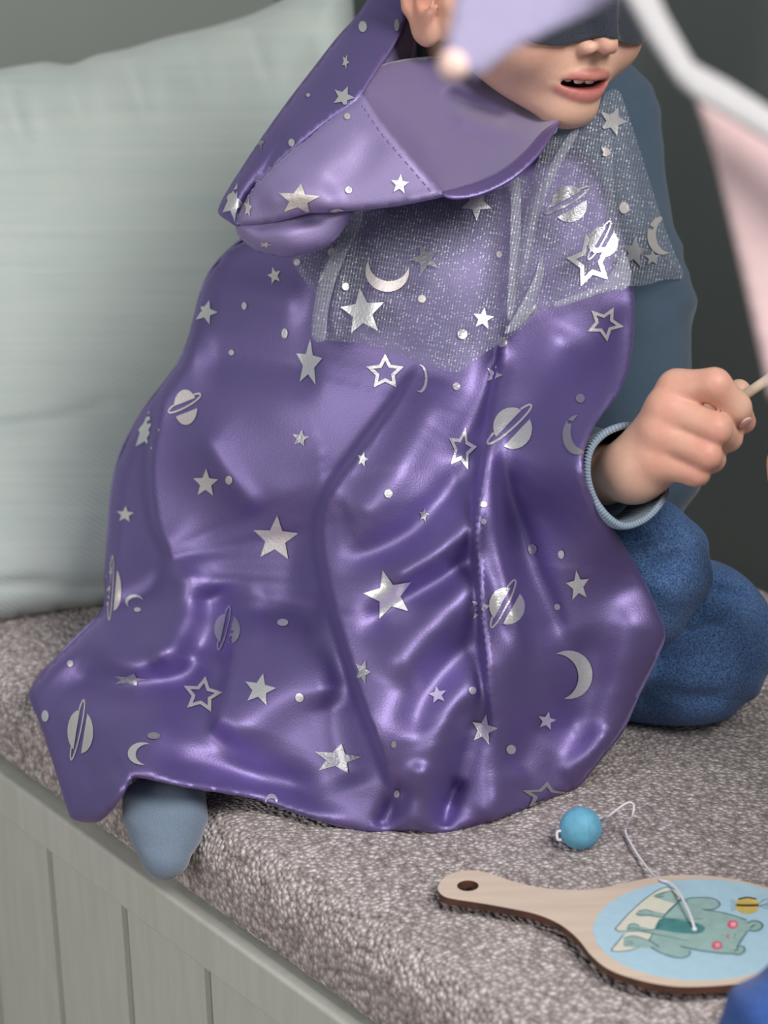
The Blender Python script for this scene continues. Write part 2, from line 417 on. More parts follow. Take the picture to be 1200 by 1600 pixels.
# ---------------------------------------------------------------- the window seat and the walls
A0 = onz(60, 1240, .395); ANG = math.radians(-53.52)
BX = np.array([math.cos(ANG), math.sin(ANG), 0]); BY = np.array([-math.sin(ANG), math.cos(ANG), 0])
def B(x, y, z): return np.array([A0[0], A0[1], 0])+x*BX+y*BY+np.array([0, 0, z])
BM = Matrix.Translation((A0[0], A0[1], 0)) @ Matrix.Rotation(ANG, 4, 'Z')
def place(o): o.matrix_world = BM; return o
def box_bm(bm, lo, hi, bev=0, seg=2):
    r = bmesh.ops.create_cube(bm, size=1)['verts']
    for v in r: v.co = Vector([lo[i]+(hi[i]-lo[i])*(v.co[i]+.5) for i in range(3)])
    if bev:
        ed = list({e for v in r for e in v.link_edges}); bmesh.ops.bevel(bm, geom=ed, offset=bev, segments=seg, affect='EDGES', profile=.5)
def box(name, lo, hi, mat, parent=None, bev=0, seg=2):
    bm = bmesh.new(); box_bm(bm, lo, hi, bev, seg); me = bpy.data.meshes.new(name); bm.to_mesh(me); bm.free()
    me.materials.append(mat); o = bpy.data.objects.new(name, me); link(o, parent); return o
XL, XR, YB = -.50, 1.25, .56
place(tag(box('floor', (XL-.1, -1.4, -.05), (XR+.1, YB+.1, 0), M['floor']), kind='structure'))
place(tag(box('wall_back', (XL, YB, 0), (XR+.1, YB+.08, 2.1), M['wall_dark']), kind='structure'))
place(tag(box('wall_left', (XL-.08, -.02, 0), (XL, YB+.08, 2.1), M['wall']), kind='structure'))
seat = link(bpy.data.objects.new('window_seat', None)); place(seat); bpy.context.view_layer.update()
tag(seat, 'sage grey painted window seat with grooved board front under the cushion', 'bench')
box('seat_board', (XL, .012, .372), (XR, YB, .394), M['paint'], seat, .002)
box('front_rail', (XL, -.006, .360), (XR, .012, .3945), M['paint'], seat, .0025, 3)
box('bottom_rail', (XL, -.006, .0), (XR, .012, .07), M['paint'], seat, .0025)
gx = []
for (x, y) in ((57, 1312), (177, 1402), (304, 1497)):
    q = onz(x, y, .360); gx.append(float((q-B(0, 0, 0)) @ BX))
sp = (gx[2]-gx[0])/2; x0 = gx[0]
while x0 > XL: x0 -= sp
x0 = XL if x0 < XL else x0
edges = [XL]+[gx[0]+k*sp for k in range(-10, 30) if XL+.01 < gx[0]+k*sp < XR-.01]+[XR]
for a, b in zip(edges[:-1], edges[1:]):
    bm = bmesh.new(); y = .004; c = .0048
    prof = [(a+.0008, y+.007), (a+.0066, y), (b-.0012, y), (b-.0004, y+.003), (b-.0004, y+.014), (a+.0004, y+.014)]
    lo = [bm.verts.new((px, py, .066)) for px, py in prof]; hi = [bm.verts.new((px, py, .362)) for px, py in prof]
    for i in range(6):
        j = (i+1) % 6; bm.faces.new((lo[i], lo[j], hi[j], hi[i]))
    bm.faces.new(lo[::-1]); bm.faces.new(hi); me = bpy.data.meshes.new('plank'); bm.to_mesh(me); bm.free(); me.materials.append(M['paint'])
    link(bpy.data.objects.new('plank', me), seat)
def cushion():
    z0, z1, r = .3955, .450, .026; pr = []
    pr += [(.10, z0), (.012, z0)]
    for k in range(7): a = -math.pi/2-k*math.pi/2/6; pr.append((.012+.010*math.cos(a), z0+.010+.010*math.sin(a)))
    for k in range(1, 13): a = math.pi-k*math.pi/2/12; pr.append((.002+r+r*math.cos(a), z1-r+r*math.sin(a)))
    pr += [(.06+.05*k, z1) for k in range(1, 9)]+[(YB-.02, z1), (YB-.004, z1-.016), (YB-.004, z0)]
    nx = 80; V = []; Fc = []; n = len(pr)
    for i in range(nx+1):
        x = XL+.003+(XR-XL-.006)*i/nx
        for (y, z) in pr:
            V.append((x, y+.0012*math.sin(x*23)*(z > .41), z+(.0012*math.sin(x*31+y*19)*(z > z1-.005))))
    for i in range(nx):
        for k in range(n):
            Fc.append((i*n+k, i*n+(k+1) % n, (i+1)*n+(k+1) % n, (i+1)*n+k))
    Fc += [tuple(range(n))[::-1], tuple(nx*n+k for k in range(n))]
    o = mesh('seat_cushion', V, Fc, M['boucle']); place(o)
    return tag(o, 'long taupe woven seat cushion running along the window seat', 'cushion')
cushion()

# ---------------------------------------------------------------- the pillow
pd_ = RBF([(0, 970, 1.675), (160, 935, 1.705), (400, 880, 1.745), (-130, 990, 1.65), (0, 100, 1.84), (300, 40, 1.89), (540, -10, 1.92), (-130, 140, 1.82), (0, 500, 1.76), (480, 400, 1.83)])
def pillow_depth(x, y):
    d = pd_(x, y)
    def crease(poly, amp, wd):
        q, s, t = seg_dist(np.c_[x, y], smooth_line(poly), False); return amp*np.exp(-(q/wd)**2)*np.sin(np.pi*np.clip(t, .02, .98))**.4
    d = d+crease([(-120, 690), (0, 668), (90, 655), (170, 632)], .006, 11)-crease([(-120, 650), (0, 640), (100, 622), (200, 600)], .003, 28)
    d = d+crease([(-100, 925), (0, 916), (60, 912), (130, 918), (240, 905)], .007, 9)
    for k in range(7):
        xx = -90+k*95; yy = 118-.23*(xx+20)
        d = d+crease([(xx, yy+8), (xx+14, yy+60), (xx+34, yy+120)], .008*(1 if k % 2 else .6), 14)-crease([(xx+40, yy+6), (xx+55, yy+60), (xx+70, yy+105)], .006, 22)
    return d
pil_poly = [(-150, 135), (-80, 118), (0, 108), (40, 101), (75, 97), (112, 101), (150, 86), (200, 76), (260, 58), (330, 42), (400, 20), (455, -8), (520, -34), (546, -22),
            (553, 30), (552, 120), (548, 260), (540, 420), (520, 600), (490, 760), (440, 880), (400, 905), (300, 922), (170, 946), (120, 953), (80, 958), (40, 965), (0, 972), (-70, 985), (-140, 995), (-165, 900), (-175, 560), (-165, 250)]
pil, _, _ = patch('throw_pillow', pil_poly, pillow_depth, M['linen'], step=11, rnd=(120, .055), back=.03, n=3)
tag(pil, 'pale green linen pillow leaning against the grey wall behind the cape', 'pillow')

# ---------------------------------------------------------------- the child: head, body and hand as one skin
HM = np.array([[-0.81141813, 0.55754088, 0.17535331], [-0.57621557, -0.81334451, -0.08028905], [0.09785823, -0.1661893, 0.98122622]])
HS = .943
HT = np.array([0.09856822, 1.52113849, 0.93670801])
def H(x, y, z): return HT+HM @ (np.array([x, y, z])*HS*1e-3)
def lips_sdf(p):
    up = lo = None; xs = np.linspace(-27, 27, 13)
    def at(x, low):
        u = abs(x)/27; c = -60.3-(1 if x > 0 else -1)*u; e_ = math.sqrt(max(0, 1-u*u))
        if low: return (x, 89.2-.0208*x*x, -71.6*(1-u*u)+c*u*u), 1.7+3.9*e_
        return (x, 92.4-.0252*x*x, -57.2-.9*math.exp(-(x/3.5)**2)*.8+(c+57.2)*u**1.6), 1.7+2.7*e_
    for a_, b_ in zip(xs[:-1], xs[1:]):
        for low in (0, 1):
            (pa, ra), (pb, rb) = at(a_, low), at(b_, low); c_ = rcone(p, pa, pb, ra, rb)
            if low: lo = c_ if lo is None else smin(lo, c_, 1.5)
            else: up = c_ if up is None else smin(up, c_, 1.5)
    return up, lo
def head_sdf(p):                        # millimetres: x the child's right, y forward, z up from the eye line
    e = lambda c, r, M_=None: ell(p, c, r, M_)
    rc = lambda a, b, ra, rb: rcone(p, a, b, ra, rb)
    d = e((0, -4, 20), (71, 90, 80))
    d = smin(d, e((0, 36, -30), (56, 52, 58)), 18)
    for s in (1, -1):
        d = smin(d, rc((s*50, 14, -50), (s*10, 73, -83), 15, 13), 20)
        d = smin(d, e((s*35, 56, -40), (28, 29, 27)), 18)
        d = smax(d, -e((s*32, 98, 0), (17, 12, 10)), 14)
    d = smin(d, e((0, 78, -81), (15, 12.5, 13)), 12)
    d = smin(d, e((0, 73, -57), (26, 18, 19)), 14)
    d = smin(d, rc((0, 86, 2), (0, 101.5, -33), 6.5, 7.4), 8)
    for s in (1, -1):
        d = smin(d, e((s*9.6, 92, -37.5), (6.2, 8.5, 5.6)), 4)
        d = smax(d, -e((s*5.6, 97.5, -43.5), (3.2, 4.8, 2.8)), 2)
    d = smax(d, -rc((0, 97, -43), (0, 96.5, -53), 1.6, 2.4), 4)
    # lips, a little apart, corners drawn up
    up, lo = lips_sdf(p)
    d = smin(d, up, 2.5); d = smin(d, lo, 2.5)
    d = smax(d, -e((0, 86, -63.8), (20.5, 17, 3.9)), 1.2)
    # ear
    s = 1
    c, sn = math.cos(.42), math.sin(.42)
    for s in (1, -1):
        EM = np.array([[c, -s*sn*0-0, 0], [0, 1, 0], [0, 0, 1.]])
        a = -.36*s; EM = np.array([[math.cos(a), -math.sin(a), 0], [math.sin(a), math.cos(a), 0], [0, 0, 1]])
        pe = (p-np.array([s*73, 3, -20], np.float32))/np.float32(1.22)+np.array([s*75, -6, -12], np.float32)
        ear = ell(pe, (s*77, -11, -13), (6.0, 18, 28), EM)
        pts = [(s*72, 6, -12), (s*75, 8, 4), (s*80, 0, 14), (s*84, -14, 15), (s*87, -24, 4), (s*86, -25, -12), (s*81, -18, -28), (s*76, -8, -40)]
        for a_, b_ in zip(pts[:-1], pts[1:]): ear = smin(ear, rcone(pe, a_, b_, 3.4, 3.4), 4)
        ear = smin(ear, ell(pe, (s*75, -6, -38), (5, 9.5, 8.5)), 6)
        ear = smax(ear, -rcone(pe, (s*87, -12, 6), (s*89, -18, -10), 2.6, 2.6), 4)
        ear = smax(ear, -ell(pe, (s*82, -3, -14), (5.5, 7, 11)), 4)
        ear = smin(ear, ell(pe, (s*73, 7, -18), (4.5, 4, 6)), 4)
        ear = smin(ear, ell(pe, (s*69, 5, -26), (7, 8, 16)), 5)
        ear = ear*1.22
        d = smin(d, ear, 4)
    d = smin(d, rc((0, -18, -45), (0, -34, -135), 41, 44), 16)
    return d
# skeleton points in the place the photograph puts them
SHN = P(690, 330, 1.56); SHF = P(925, 190, 1.60); CHEST = P(800, 420, 1.585); HIP = P(700, 930, 1.60)
ELN = P(830, 760, 1.50); WRI = P(985, 735, 1.372); ELF = P(1000, 740, 1.545)
def zp(zx, zy, d): return P(880+zx*.26667, 550+zy*.26667, d)
KN1 = P(1000, 888, 1.475); KN2 = P(1078, 1000, 1.0); r_ = ray(1078, 1000); KN2 = CAM+r_*((.505-CAMZ)/r_[2])
HIPN = P(640, 960, 1.55); HIPF = P(760, 930, 1.63)
ANK = P(300, 1205, 1.462); ANKF = P(820, 1070, 1.60)
fing = {  # knuckle chain of every finger: zoomed picture place, distance, radius in px
 'index': [(665, 215, 1.355, 29), (885, 192, 1.343, 26), (1010, 325, 1.352, 24), (1058, 408, 1.368, 19)],
 'middle': [(600, 335, 1.352, 29), (890, 450, 1.342, 25), (965, 500, 1.366, 22), (925, 520, 1.392, 18)],
 'ring': [(565, 480, 1.353, 28), (835, 600, 1.344, 24), (870, 625, 1.370, 21), (800, 620, 1.392, 17)],
 'pinky': [(550, 640, 1.357, 27), (775, 705, 1.350, 21), (790, 715, 1.374, 18), (720, 700, 1.390, 15)],
}
def hand_sdf(p, mir=None):
    d = None; pl = None
    for nm, ch in fing.items():
        q = [(zp(x, y, dd), r*dd/FPX) for x, y, dd, r in ch]
        f_ = None
        for (a, ra), (b, rb) in zip(q[:-1], q[1:]):
            c = rcone(p, a, b, ra, rb); f_ = c if f_ is None else smin(f_, c, .003)
        d = f_ if d is None else smin(d, f_, .0022)
        c = rcone(p, WRI+np.array([.004, 0, 0]), q[0][0], .0135, q[0][1]*.92); pl = c if pl is None else smin(pl, c, .010)
    d = smin(d, pl, .006)
    t1, t2, t3, t4 = zp(520, 640, 1.385), zp(760, 430, 1.405), zp(950, 300, 1.396), zp(1030, 228, 1.388)
    th = smin(smin(rcone(p, t1, t2, .014, .0115), rcone(p, t2, t3, .0115, .0095), .004), rcone(p, t3, t4, .0095, .0072), .003)
    d = smin(d, th, .004)
    d = smin(d, rcone(p, zp(530, 600, 1.375), WRI, .019, .0165), .012)
    return d
def body_sdf(p):
    q = ((p-HT.astype(np.float32)) @ HM.astype(np.float32))/np.float32(HS*1e-3)
    d = np.full(len(p), 9., np.float32)
    near = (q*q).sum(1) < 260**2
    d[near] = head_sdf(q[near])*HS*1e-3
    far = ~near; d[far] = np.sqrt((q[far]**2).sum(1))*HS*1e-3-.16
    neck = H(0, -34, -120)
    t = smin(rcone(p, neck, CHEST, .045, .075), rcone(p, CHEST, HIP, .075, .075), .03)
    t = smin(t, rcone(p, SHN, SHF, .034, .034), .04)
    t = smin(t, rcone(p, SHN, ELN, .032, .026), .02); t = smin(t, rcone(p, ELN, WRI, .026, .0165), .01)
    t = smin(t, rcone(p, SHF, ELF, .030, .026), .02)
    t = smin(t, rcone(p, HIPN, KN1, .045, .030), .03); t = smin(t, rcone(p, HIPF, KN2, .045, .036), .03)
    t = smin(t, rcone(p, P(900, 1010, 1.50), ANK, .030, .018), .02); t = smin(t, rcone(p, KN2, ANKF, .034, .024), .02)
    d = smin(d, t, .02)
    hm = ((p-zp(700, 450, 1.36))**2).sum(1) < .10**2
    d2 = np.full(len(p), .05, np.float32); d2[hm] = hand_sdf(p[hm].astype(np.float32))
    return smin(d, d2, .006)
child = empty('person', (float(HIP[0]), float(HIP[1]), .45), 'child in starry purple cape and dark eye mask kneeling on the window seat', 'person')
V, Fc = skin_surface(body_sdf, (-.27, 1.15, .42), (.32, 1.80, 1.10), .0015)
q = ((V-HT) @ HM)/(HS*1e-3)
base = np.array([.68, .42, .31]); col = np.tile(base, (len(V), 1))
def dab(c, r, colr, wt, pts=None, world=None):
    global col
    src = q if world is None else V
    g = np.exp(-(((src-np.asarray(c))/np.asarray(r))**2).sum(1))*wt
    col = col*(1-g[:, None])+np.asarray(colr)*g[:, None]
for s in (1, -1):
    dab((s*42, 66, -36), (22, 40, 18), (.66, .31, .24), .5)
    dab((s*82, -4, -20), (11, 26, 36), (.66, .25, .18), .75)
dab((0, 101, -34), (13, 12, 9), (.68, .32, .25), .5)
nm_ = (np.abs(q[:, 0]) < 40) & (q[:, 1] > 50) & (np.abs(q[:, 2]+64) < 25)
u_, l_ = lips_sdf(q[nm_].astype(np.float32)); g = np.clip((1.1-np.minimum(u_, l_))/1.3, 0, 1)[:, None]*np.where(l_ < u_, .85, .76)[:, None]
col[nm_] = col[nm_]*(1-g)+np.array([.40, .085, .095])*g
gap = ((np.abs(q[:, 0]) < 22) & (q[:, 1] < 86-.012*q[:, 0]**2) & (q[:, 1] > 58) & (np.abs(q[:, 2]+64.4) < 5.6)); col[gap] = (.16, .022, .024)
for nm, ch in fing.items():
    for i, wt, r in ((0, .5, .013), (1, .55, .013), (3, .5, .012)):
        dab(zp(ch[i][0], ch[i][1], ch[i][2]-.006), r, (.66, .27, .21), wt, world=1)
body = mesh('body', V, Fc, M['skin'], child, col=np.c_[col, np.ones(len(V))])
body_bvh = BVHTree.FromPolygons(V.tolist(), Fc.tolist())
# teeth, inside the parted lips
for k, (x, w_, hgt) in enumerate(((-4.5, 4.2, 3.6), (4.5, 4.2, 3.4), (11.8, 3.1, 2.7), (-11.8, 3.1, 2.7), (17.0, 2.6, 2.2))):
    bm = bmesh.new(); bmesh.ops.create_uvsphere(bm, u_segments=14, v_segments=10, radius=1)
    y = 86.5-.026*x*x
    vv = np.array([H(x+w_*np.sign(v.co.x)*abs(v.co.x)**.6, y+2.2*v.co.y, -61.6+hgt*np.sign(v.co.z)*abs(v.co.z)**.6) for v in bm.verts])
    mesh('tooth', vv, [[v.index for v in f.verts] for f in bm.faces], M['teeth'], child); bm.free()
# fingernail of the index finger
def nail(c, n_, ax, a, b):
    bm = bmesh.new(); bmesh.ops.create_uvsphere(bm, u_segments=12, v_segments=8, radius=1)
    n_ = n_/np.linalg.norm(n_); ax = ax-n_*(ax @ n_); ax /= np.linalg.norm(ax); bx_ = np.cross(n_, ax)
    vv = np.array([c+ax*a*v.co.x+bx_*b*v.co.y+n_*.0011*v.co.z for v in bm.verts]); f = [[v.index for v in f.verts] for f in bm.faces]; bm.free()
    mesh('fingernail', vv, f, M['nail'], child)
hit = body_bvh.ray_cast(Vector(CAM), Vector(ray(880+1068*.26667, 550+412*.26667)).normalized())
if hit[0] is not None: nail(np.array(hit[0])+np.array(hit[1])*.0002, np.array(hit[1]), zp(1080, 430, 1.36)-zp(1020, 330, 1.36), .0058, .0044)

# hair: a cap of strands over the skull
def hair_sdf(p):
    d = ell(p, (0, -7, 24), (77, 96, 85))
    a_ = np.arctan2(p[:, 0], p[:, 1]+10)
    d = d+1.3*np.sin(a_*58+p[:, 2]*.12+2*np.sin(a_*7))*np.exp(-((p[:, 2]-10)/80)**2)
    fringe = (26+7*np.sin(p[:, 0]*.09)+4*np.sin(p[:, 0]*.31))-p[:, 2]              # fringe over the forehead
    sides = smin(p[:, 1]-18, fringe, 6)
    low = smax(-(p[:, 2]+52), -(p[:, 2]+8)*np.where(p[:, 1] > -20, 1, 0)-200*np.where(p[:, 1] > -20, 0, 1), 4)
    d = smax(d, smin(sides, np.full(len(p), 400., np.float32), 1), 4); d = smax(d, low, 5)
    for s_ in (1, -1): d = smax(d, -ell(p, (s_*78, -4, -20), (18, 27, 40)), 4)
    sb = smin(rcone(p, (71, 16, 20), (68, 17, -14), 6, 3.5), rcone(p, (-71, 16, 20), (-68, 17, -14), 6, 3.5), 1)
    return smin(d, sb, 5)
Vh, Fh = skin_surface(lambda p: hair_sdf(p), (-95, -120, -70), (95, 110, 125), 2.5)
mesh('hair', HT+(Vh*HS*1e-3) @ HM.T, Fh, M['hair'], child)

# eye mask: felt shell laid over the face
def mask_outline():
    L = [(0, 12), (10, 20), (30, 26), (52, 24), (68, 16), (74, 4), (72, -10), (66, -24), (54, -35), (42, -39), (28, -39), (17, -37), (8, -32.5), (0, -29.5)]
    return np.array(L+[(-x, z) for x, z in L[-2:0:-1]])
def face_hit(th, z):
    c = H(0, 20, z); dr = HM @ np.array([math.sin(th), math.cos(th), 0])
    h = body_bvh.ray_cast(Vector(c+dr*.16), Vector(-dr)); return (np.array(h[0]), np.array(h[1])) if h[0] is not None else (c+dr*.075, dr)
mv, mf, mb = fill(smooth_line(mask_outline(), True, 4), 3.0)
eye = lambda x, z: (((abs(x)-32)/13)**2+((z-1)/8)**2)
keep = [f for f in mf if np.mean([eye(*mv[i]) for i in f]) > 1]
Xm = []
for x, z in mv:
    a, n_ = face_hit(x/72*1.05, z); Xm.append(a+HM @ np.array([math.sin(x/72), math.cos(x/72), 0])*.0030)
Xm = np.array(Xm)
nbv = {i: set() for i in range(len(mv))}
for f in mf:
    for i in f: nbv[i] |= set(f)-{i}
for _ in range(4): Xm = np.array([.5*Xm[i]+.5*np.mean([Xm[j] for j in nbv[i]], 0) for i in range(len(Xm))])
mk = mesh('eye_mask', Xm, keep, M['felt'], child); solid(mk, .0022, 0)

# sweater: torso, far sleeve, near sleeve, collar
def sweater_sdf(p):
    t = smin(rcone(p, CHEST, HIP, .082, .086), rcone(p, H(0, -34, -128), CHEST, .052, .08), .03)
    t = smin(t, rcone(p, SHN, SHF, .040, .040), .035)
    arm = smin(rcone(p, SHF, P(978, 470, 1.57), .043, .0415), rcone(p, P(978, 470, 1.57), ELF, .0415, .040), .02)
    t = smin(t, arm, .02)
    t = smin(t, rcone(p, SHN, ELN, .040, .036), .02)
    sl = rcone(p, ELN, P(915, 745, 1.425), .036, .0315); t = smin(t, sl, .02)
    w_ = p @ UP.astype(np.float32); u = p @ RT.astype(np.float32)
    t = t+.0012*np.sin(w_*95+u*110+3*np.sin(w_*31))*np.clip((u-.10)*12, 0, 1)+.0007*np.sin(w_*210-u*160+2*np.sin(w_*47))*np.clip((u-.10)*12, 0, 1)
    col_ = rcone(p, H(0, -30, -92), H(0, -36, -130), .049, .056)
    t = smin(t, col_, .012)
    t = smin(t, rcone(p, P(668, 62, 1.545), P(690, 150, 1.565), .022, .035), .02)
    return smax(t, -rcone(p, H(0, -20, -60), H(0, -33, -112), .044, .046), .003)
Vs, Fs = skin_surface(sweater_sdf, (-.20, 1.20, .44), (.32, 1.80, 1.08), .003)
mesh('sweater', Vs, Fs, M['sweater'], child)
# ribbed cuff round the wrist
loop = smooth_line([(988, 666, 1.378), (950, 676, 1.364), (925, 702, 1.352), (919, 738, 1.346), (928, 775, 1.343), (950, 806, 1.342), (976, 821, 1.344), (1006, 812, 1.350), (1030, 790, 1.362), (1041, 765, 1.380), (1030, 728, 1.402), (1010, 688, 1.396)], True, 8)
def ring(dx, dy, dd, s):
    c = loop.mean(0); L = (loop-c)*np.array([s, s, 1])+c+np.array([dx, dy, dd]); return P(L[:, 0], L[:, 1], L[:, 2])
Vc, Fq, uvc = loft([ring(0, 0, 0, 1.0), ring(-2, 0, .004, 1.03), ring(-8, 1, .014, 1.02), ring(-22, 3, .032, .95), ring(-40, 6, .05, .88)])
cf = mesh('cuff', Vc, Fq, M['rib'], child, uvs=uvc); solid(cf, .0032, 0)

# jeans
def jeans_sdf(p):
    a = rcone(p, HIPN, KN1, .058, .0385)
    a = smin(a, rcone(p, KN1, P(900, 1040, 1.50), .0385, .040), .03)
    b = smin(rcone(p, HIPF, KN2, .056, .052), rcone(p, KN2, ANKF, .050, .040), .02)
    c = smin(rcone(p, P(900, 1030, 1.49), P(400, 1190, 1.47), .042, .026), rcone(p, HIP, HIPF, .075, .07), .02)
    d = smin(smin(a, c, .02), b, .004)
    for (x0_, y0_, x1_, y1_, dd, r) in ((1040, 958, 1150, 932, 1.475, .004), (1030, 985, 1120, 965, 1.47, .0035), (1000, 905, 1060, 870, 1.43, .003), (1100, 915, 1165, 930, 1.485, .0035), (1010, 1085, 1120, 1095, 1.475, .003), (960, 850, 1050, 835, 1.435, .0028)):
        d = smax(d, -rcone(p, P(x0_, y0_, dd), P(x1_, y1_, dd+.005), r*.4, r), .010)
    w_ = p @ UP.astype(np.float32); u = p @ RT.astype(np.float32)
    d = d+.0011*np.sin(w_*210+u*90+2.5*np.sin(u*55))
    return smax(d, .4515-p[:, 2], .004)
Vj, Fj = skin_surface(jeans_sdf, (-.27, 1.15, .43), (.34, 1.85, .75), .003)
mesh('jeans', Vj, Fj, M['denim'], child)
# sock, toes pointing down over the edge of the cushion
def sock_sdf(p):
    d = smin(rcone(p, P(266, 1225, 1.446), P(260, 1280, 1.418), .023, .0218), rcone(p, P(262, 1280, 1.418), P(263, 1338, 1.405), .0215, .0125), .014)
    d = smin(d, rcone(p, P(222, 1250, 1.414), P(250, 1340, 1.402), .0105, .0095), .012)
    return d+.0002*np.sin((p @ UP.astype(np.float32))*420+(p @ RT.astype(np.float32))*150)
Vk, Fk = skin_surface(sock_sdf, (-.22, 1.15, .34), (-.05, 1.50, .60), .002)
mesh('sock', Vk, Fk, M['sock'], child)

# ---------------------------------------------------------------- the cape
cape = empty('hooded_cape', (float(HIP[0]), float(HIP[1]), .45), 'purple velvet hooded cape printed with silver stars, moons and planets', 'cape')
cd_ = RBF([(590, 1303, 1.392), (700, 1303, 1.390), (860, 1248, 1.422), (940, 1180, 1.445), (1000, 1085, 1.44), (1040, 995, 1.418), (1005, 885, 1.408), (400, 1248, 1.418), (320, 1235, 1.395), (205, 1218, 1.372), (130, 1285, 1.425), (250, 1222, 1.378), (48, 1080, 1.54),
           (165, 900, 1.60), (230, 700, 1.585), (285, 555, 1.575), (365, 385, 1.545), (430, 840, 1.500), (430, 650, 1.490), (450, 460, 1.500), (640, 640, 1.450), (560, 830, 1.435), (700, 820, 1.400), (700, 1000, 1.395), (610, 1180, 1.388),
           (850, 800, 1.400), (850, 1000, 1.405), (900, 600, 1.435), (985, 500, 1.47), (950, 900, 1.400), (920, 730, 1.318), (925, 660, 1.36), (960, 830, 1.365), (440, 1010, 1.450), (300, 1100, 1.455), (200, 1050, 1.490), (120, 1160, 1.47), (800, 420, 1.455), (650, 400, 1.450), (560, 480, 1.462), (930, 300, 1.50), (800, 300, 1.48), (560, 300, 1.50)], 2e-3)
# folds: line, height (+ towards the viewer), width on its left, width on its right (walking along the line), in px
folds = [  # read off an enlarged view of the cape
 ([(735, 235), (690, 310), (640, 380), (585, 455), (556, 510), (552, 570), (566, 650), (595, 750), (630, 860), (668, 960), (700, 1085)], .038, 170, 9, 1),   # overhang of the front panel
 ([(560, 420), (520, 560), (530, 660), (570, 780), (610, 900)], -.012, 60, 50, 0),
 ([(780, 260), (740, 340), (690, 430), (620, 520), (575, 545)], .013, 34, 40, 0),
 ([(830, 400), (770, 490), (700, 560), (610, 600), (570, 625)], -.013, 26, 26, 0),
 ([(838, 500), (800, 560), (730, 605), (660, 650)], .012, 22, 24, 0),
 ([(838, 560), (780, 625), (720, 660), (640, 715), (600, 740)], -.012, 26, 24, 0),
 ([(842, 610), (780, 690), (700, 770), (660, 830)], .012, 34, 34, 0),
 ([(845, 720), (770, 800), (730, 860), (705, 930)], -.009, 26, 28, 0),
 ([(850, 800), (780, 880), (745, 960), (720, 1040)], .008, 26, 26, 0),
 ([(838, 850), (815, 930), (795, 1010), (770, 1090)], -.010, 24, 22, 0),
 ([(890, 120), (880, 220), (862, 310), (848, 410), (837, 490), (834, 570), (842, 670), (850, 770), (862, 900), (866, 960)], .025, 60, 7, 1),   # front opening
 ([(880, 200), (850, 300), (790, 420)], -.010, 22, 22, 0),
 ([(868, 330), (858, 430), (868, 560), (895, 680), (920, 800)], .011, 13, 17, 0),
 ([(878, 380), (892, 480), (930, 600), (975, 720), (990, 800)], -.012, 22, 34, 0),
 ([(960, 200), (940, 330), (960, 460), (1020, 580), (1060, 680)], .007, 60, 60, 0),
 ([(880, 720), (882, 840), (870, 960), (840, 1070)], .009, 26, 28, 0),
 ([(1010, 720), (1030, 800), (1015, 890), (985, 960)], -.010, 40, 40, 0),
 ([(1130, 640), (1110, 760), (1080, 860), (1050, 930), (970, 975)], .016, 46, 40, 0),
 ([(960, 880), (900, 960), (880, 1050)], -.006, 28, 28, 0),
 ([(310, 100), (275, 230), (258, 330), (242, 430), (252, 530), (276, 600), (266, 690)], .036, 190, 8, 1),   # left strip tucked behind
 ([(325, 110), (420, 120), (530, 140)], .009, 36, 40, 0),
 ([(310, 235), (420, 240), (560, 262)], -.012, 36, 36, 0),
 ([(290, 320), (370, 420), (450, 470), (560, 480), (620, 450)], .014, 56, 56, 0),
 ([(300, 520), (380, 600), (470, 640), (540, 650)], -.008, 60, 60, 0),
 ([(335, 350), (370, 430), (440, 520)], .006, 18, 18, 0),
 ([(290, 590), (300, 680), (265, 750), (225, 790)], .020, 32, 40, 0),
 ([(345, 640), (355, 720), (330, 790)], -.014, 38, 30, 0),
 ([(275, 615), (235, 660), (165, 690)], -.012, 16, 18, 0),
 ([(60, 790), (120, 830), (210, 840), (290, 810), (360, 790)], -.024, 34, 38, 0),
 ([(130, 720), (180, 770), (250, 785), (330, 770)], .014, 34, 26, 0),
 ([(60, 860), (130, 890), (220, 890), (300, 870)], .012, 34, 40, 0),
 ([(385, 690), (390, 770), (375, 850), (345, 930)], .018, 100, 8, 1),
 ([(350, 940), (420, 880), (500, 830), (600, 820)], .013, 56, 44, 0),
 ([(420, 700), (500, 690), (560, 700)], -.010, 36, 36, 0),
 ([(560, 830), (580, 920), (610, 1020)], -.010, 40, 34, 0),
 ([(230, 955), (350, 975), (460, 1000), (560, 1030)], -.010, 24, 20, 0),
 ([(205, 1000), (300, 1018), (400, 1036), (500, 1060), (620, 1090)], .013, 20, 24, 0),
 ([(120, 1078), (165, 1045), (205, 1000)], .011, 18, 18, 0),
 ([(110, 1000), (150, 985), (190, 960)], -.006, 20, 20, 0),
 ([(650, 1096), (675, 1050), (705, 1000)], -.012, 14, 20, 0),
 ([(772, 1096), (778, 1050), (800, 990)], -.012, 16, 12, 0),
 ([(720, 1095), (725, 1030), (735, 960)], .008, 22, 22, 0),
 ([(840, 1080), (880, 1020), (920, 970)], .009, 24, 24, 0),
 ([(980, 1000), (1040, 950), (1075, 900)], .008, 18, 18, 0),
 ([(1105, 130), (1085, 240), (1045, 330)], .008, 26, 26, 0),
 ([(1000, 170), (960, 260), (930, 360)], -.007, 34, 34, 0),
]
folds = [([(31+x*.859, 360+y*.859) for x, y in l], h, wl, wr, k) for l, h, wl, wr, k in folds]
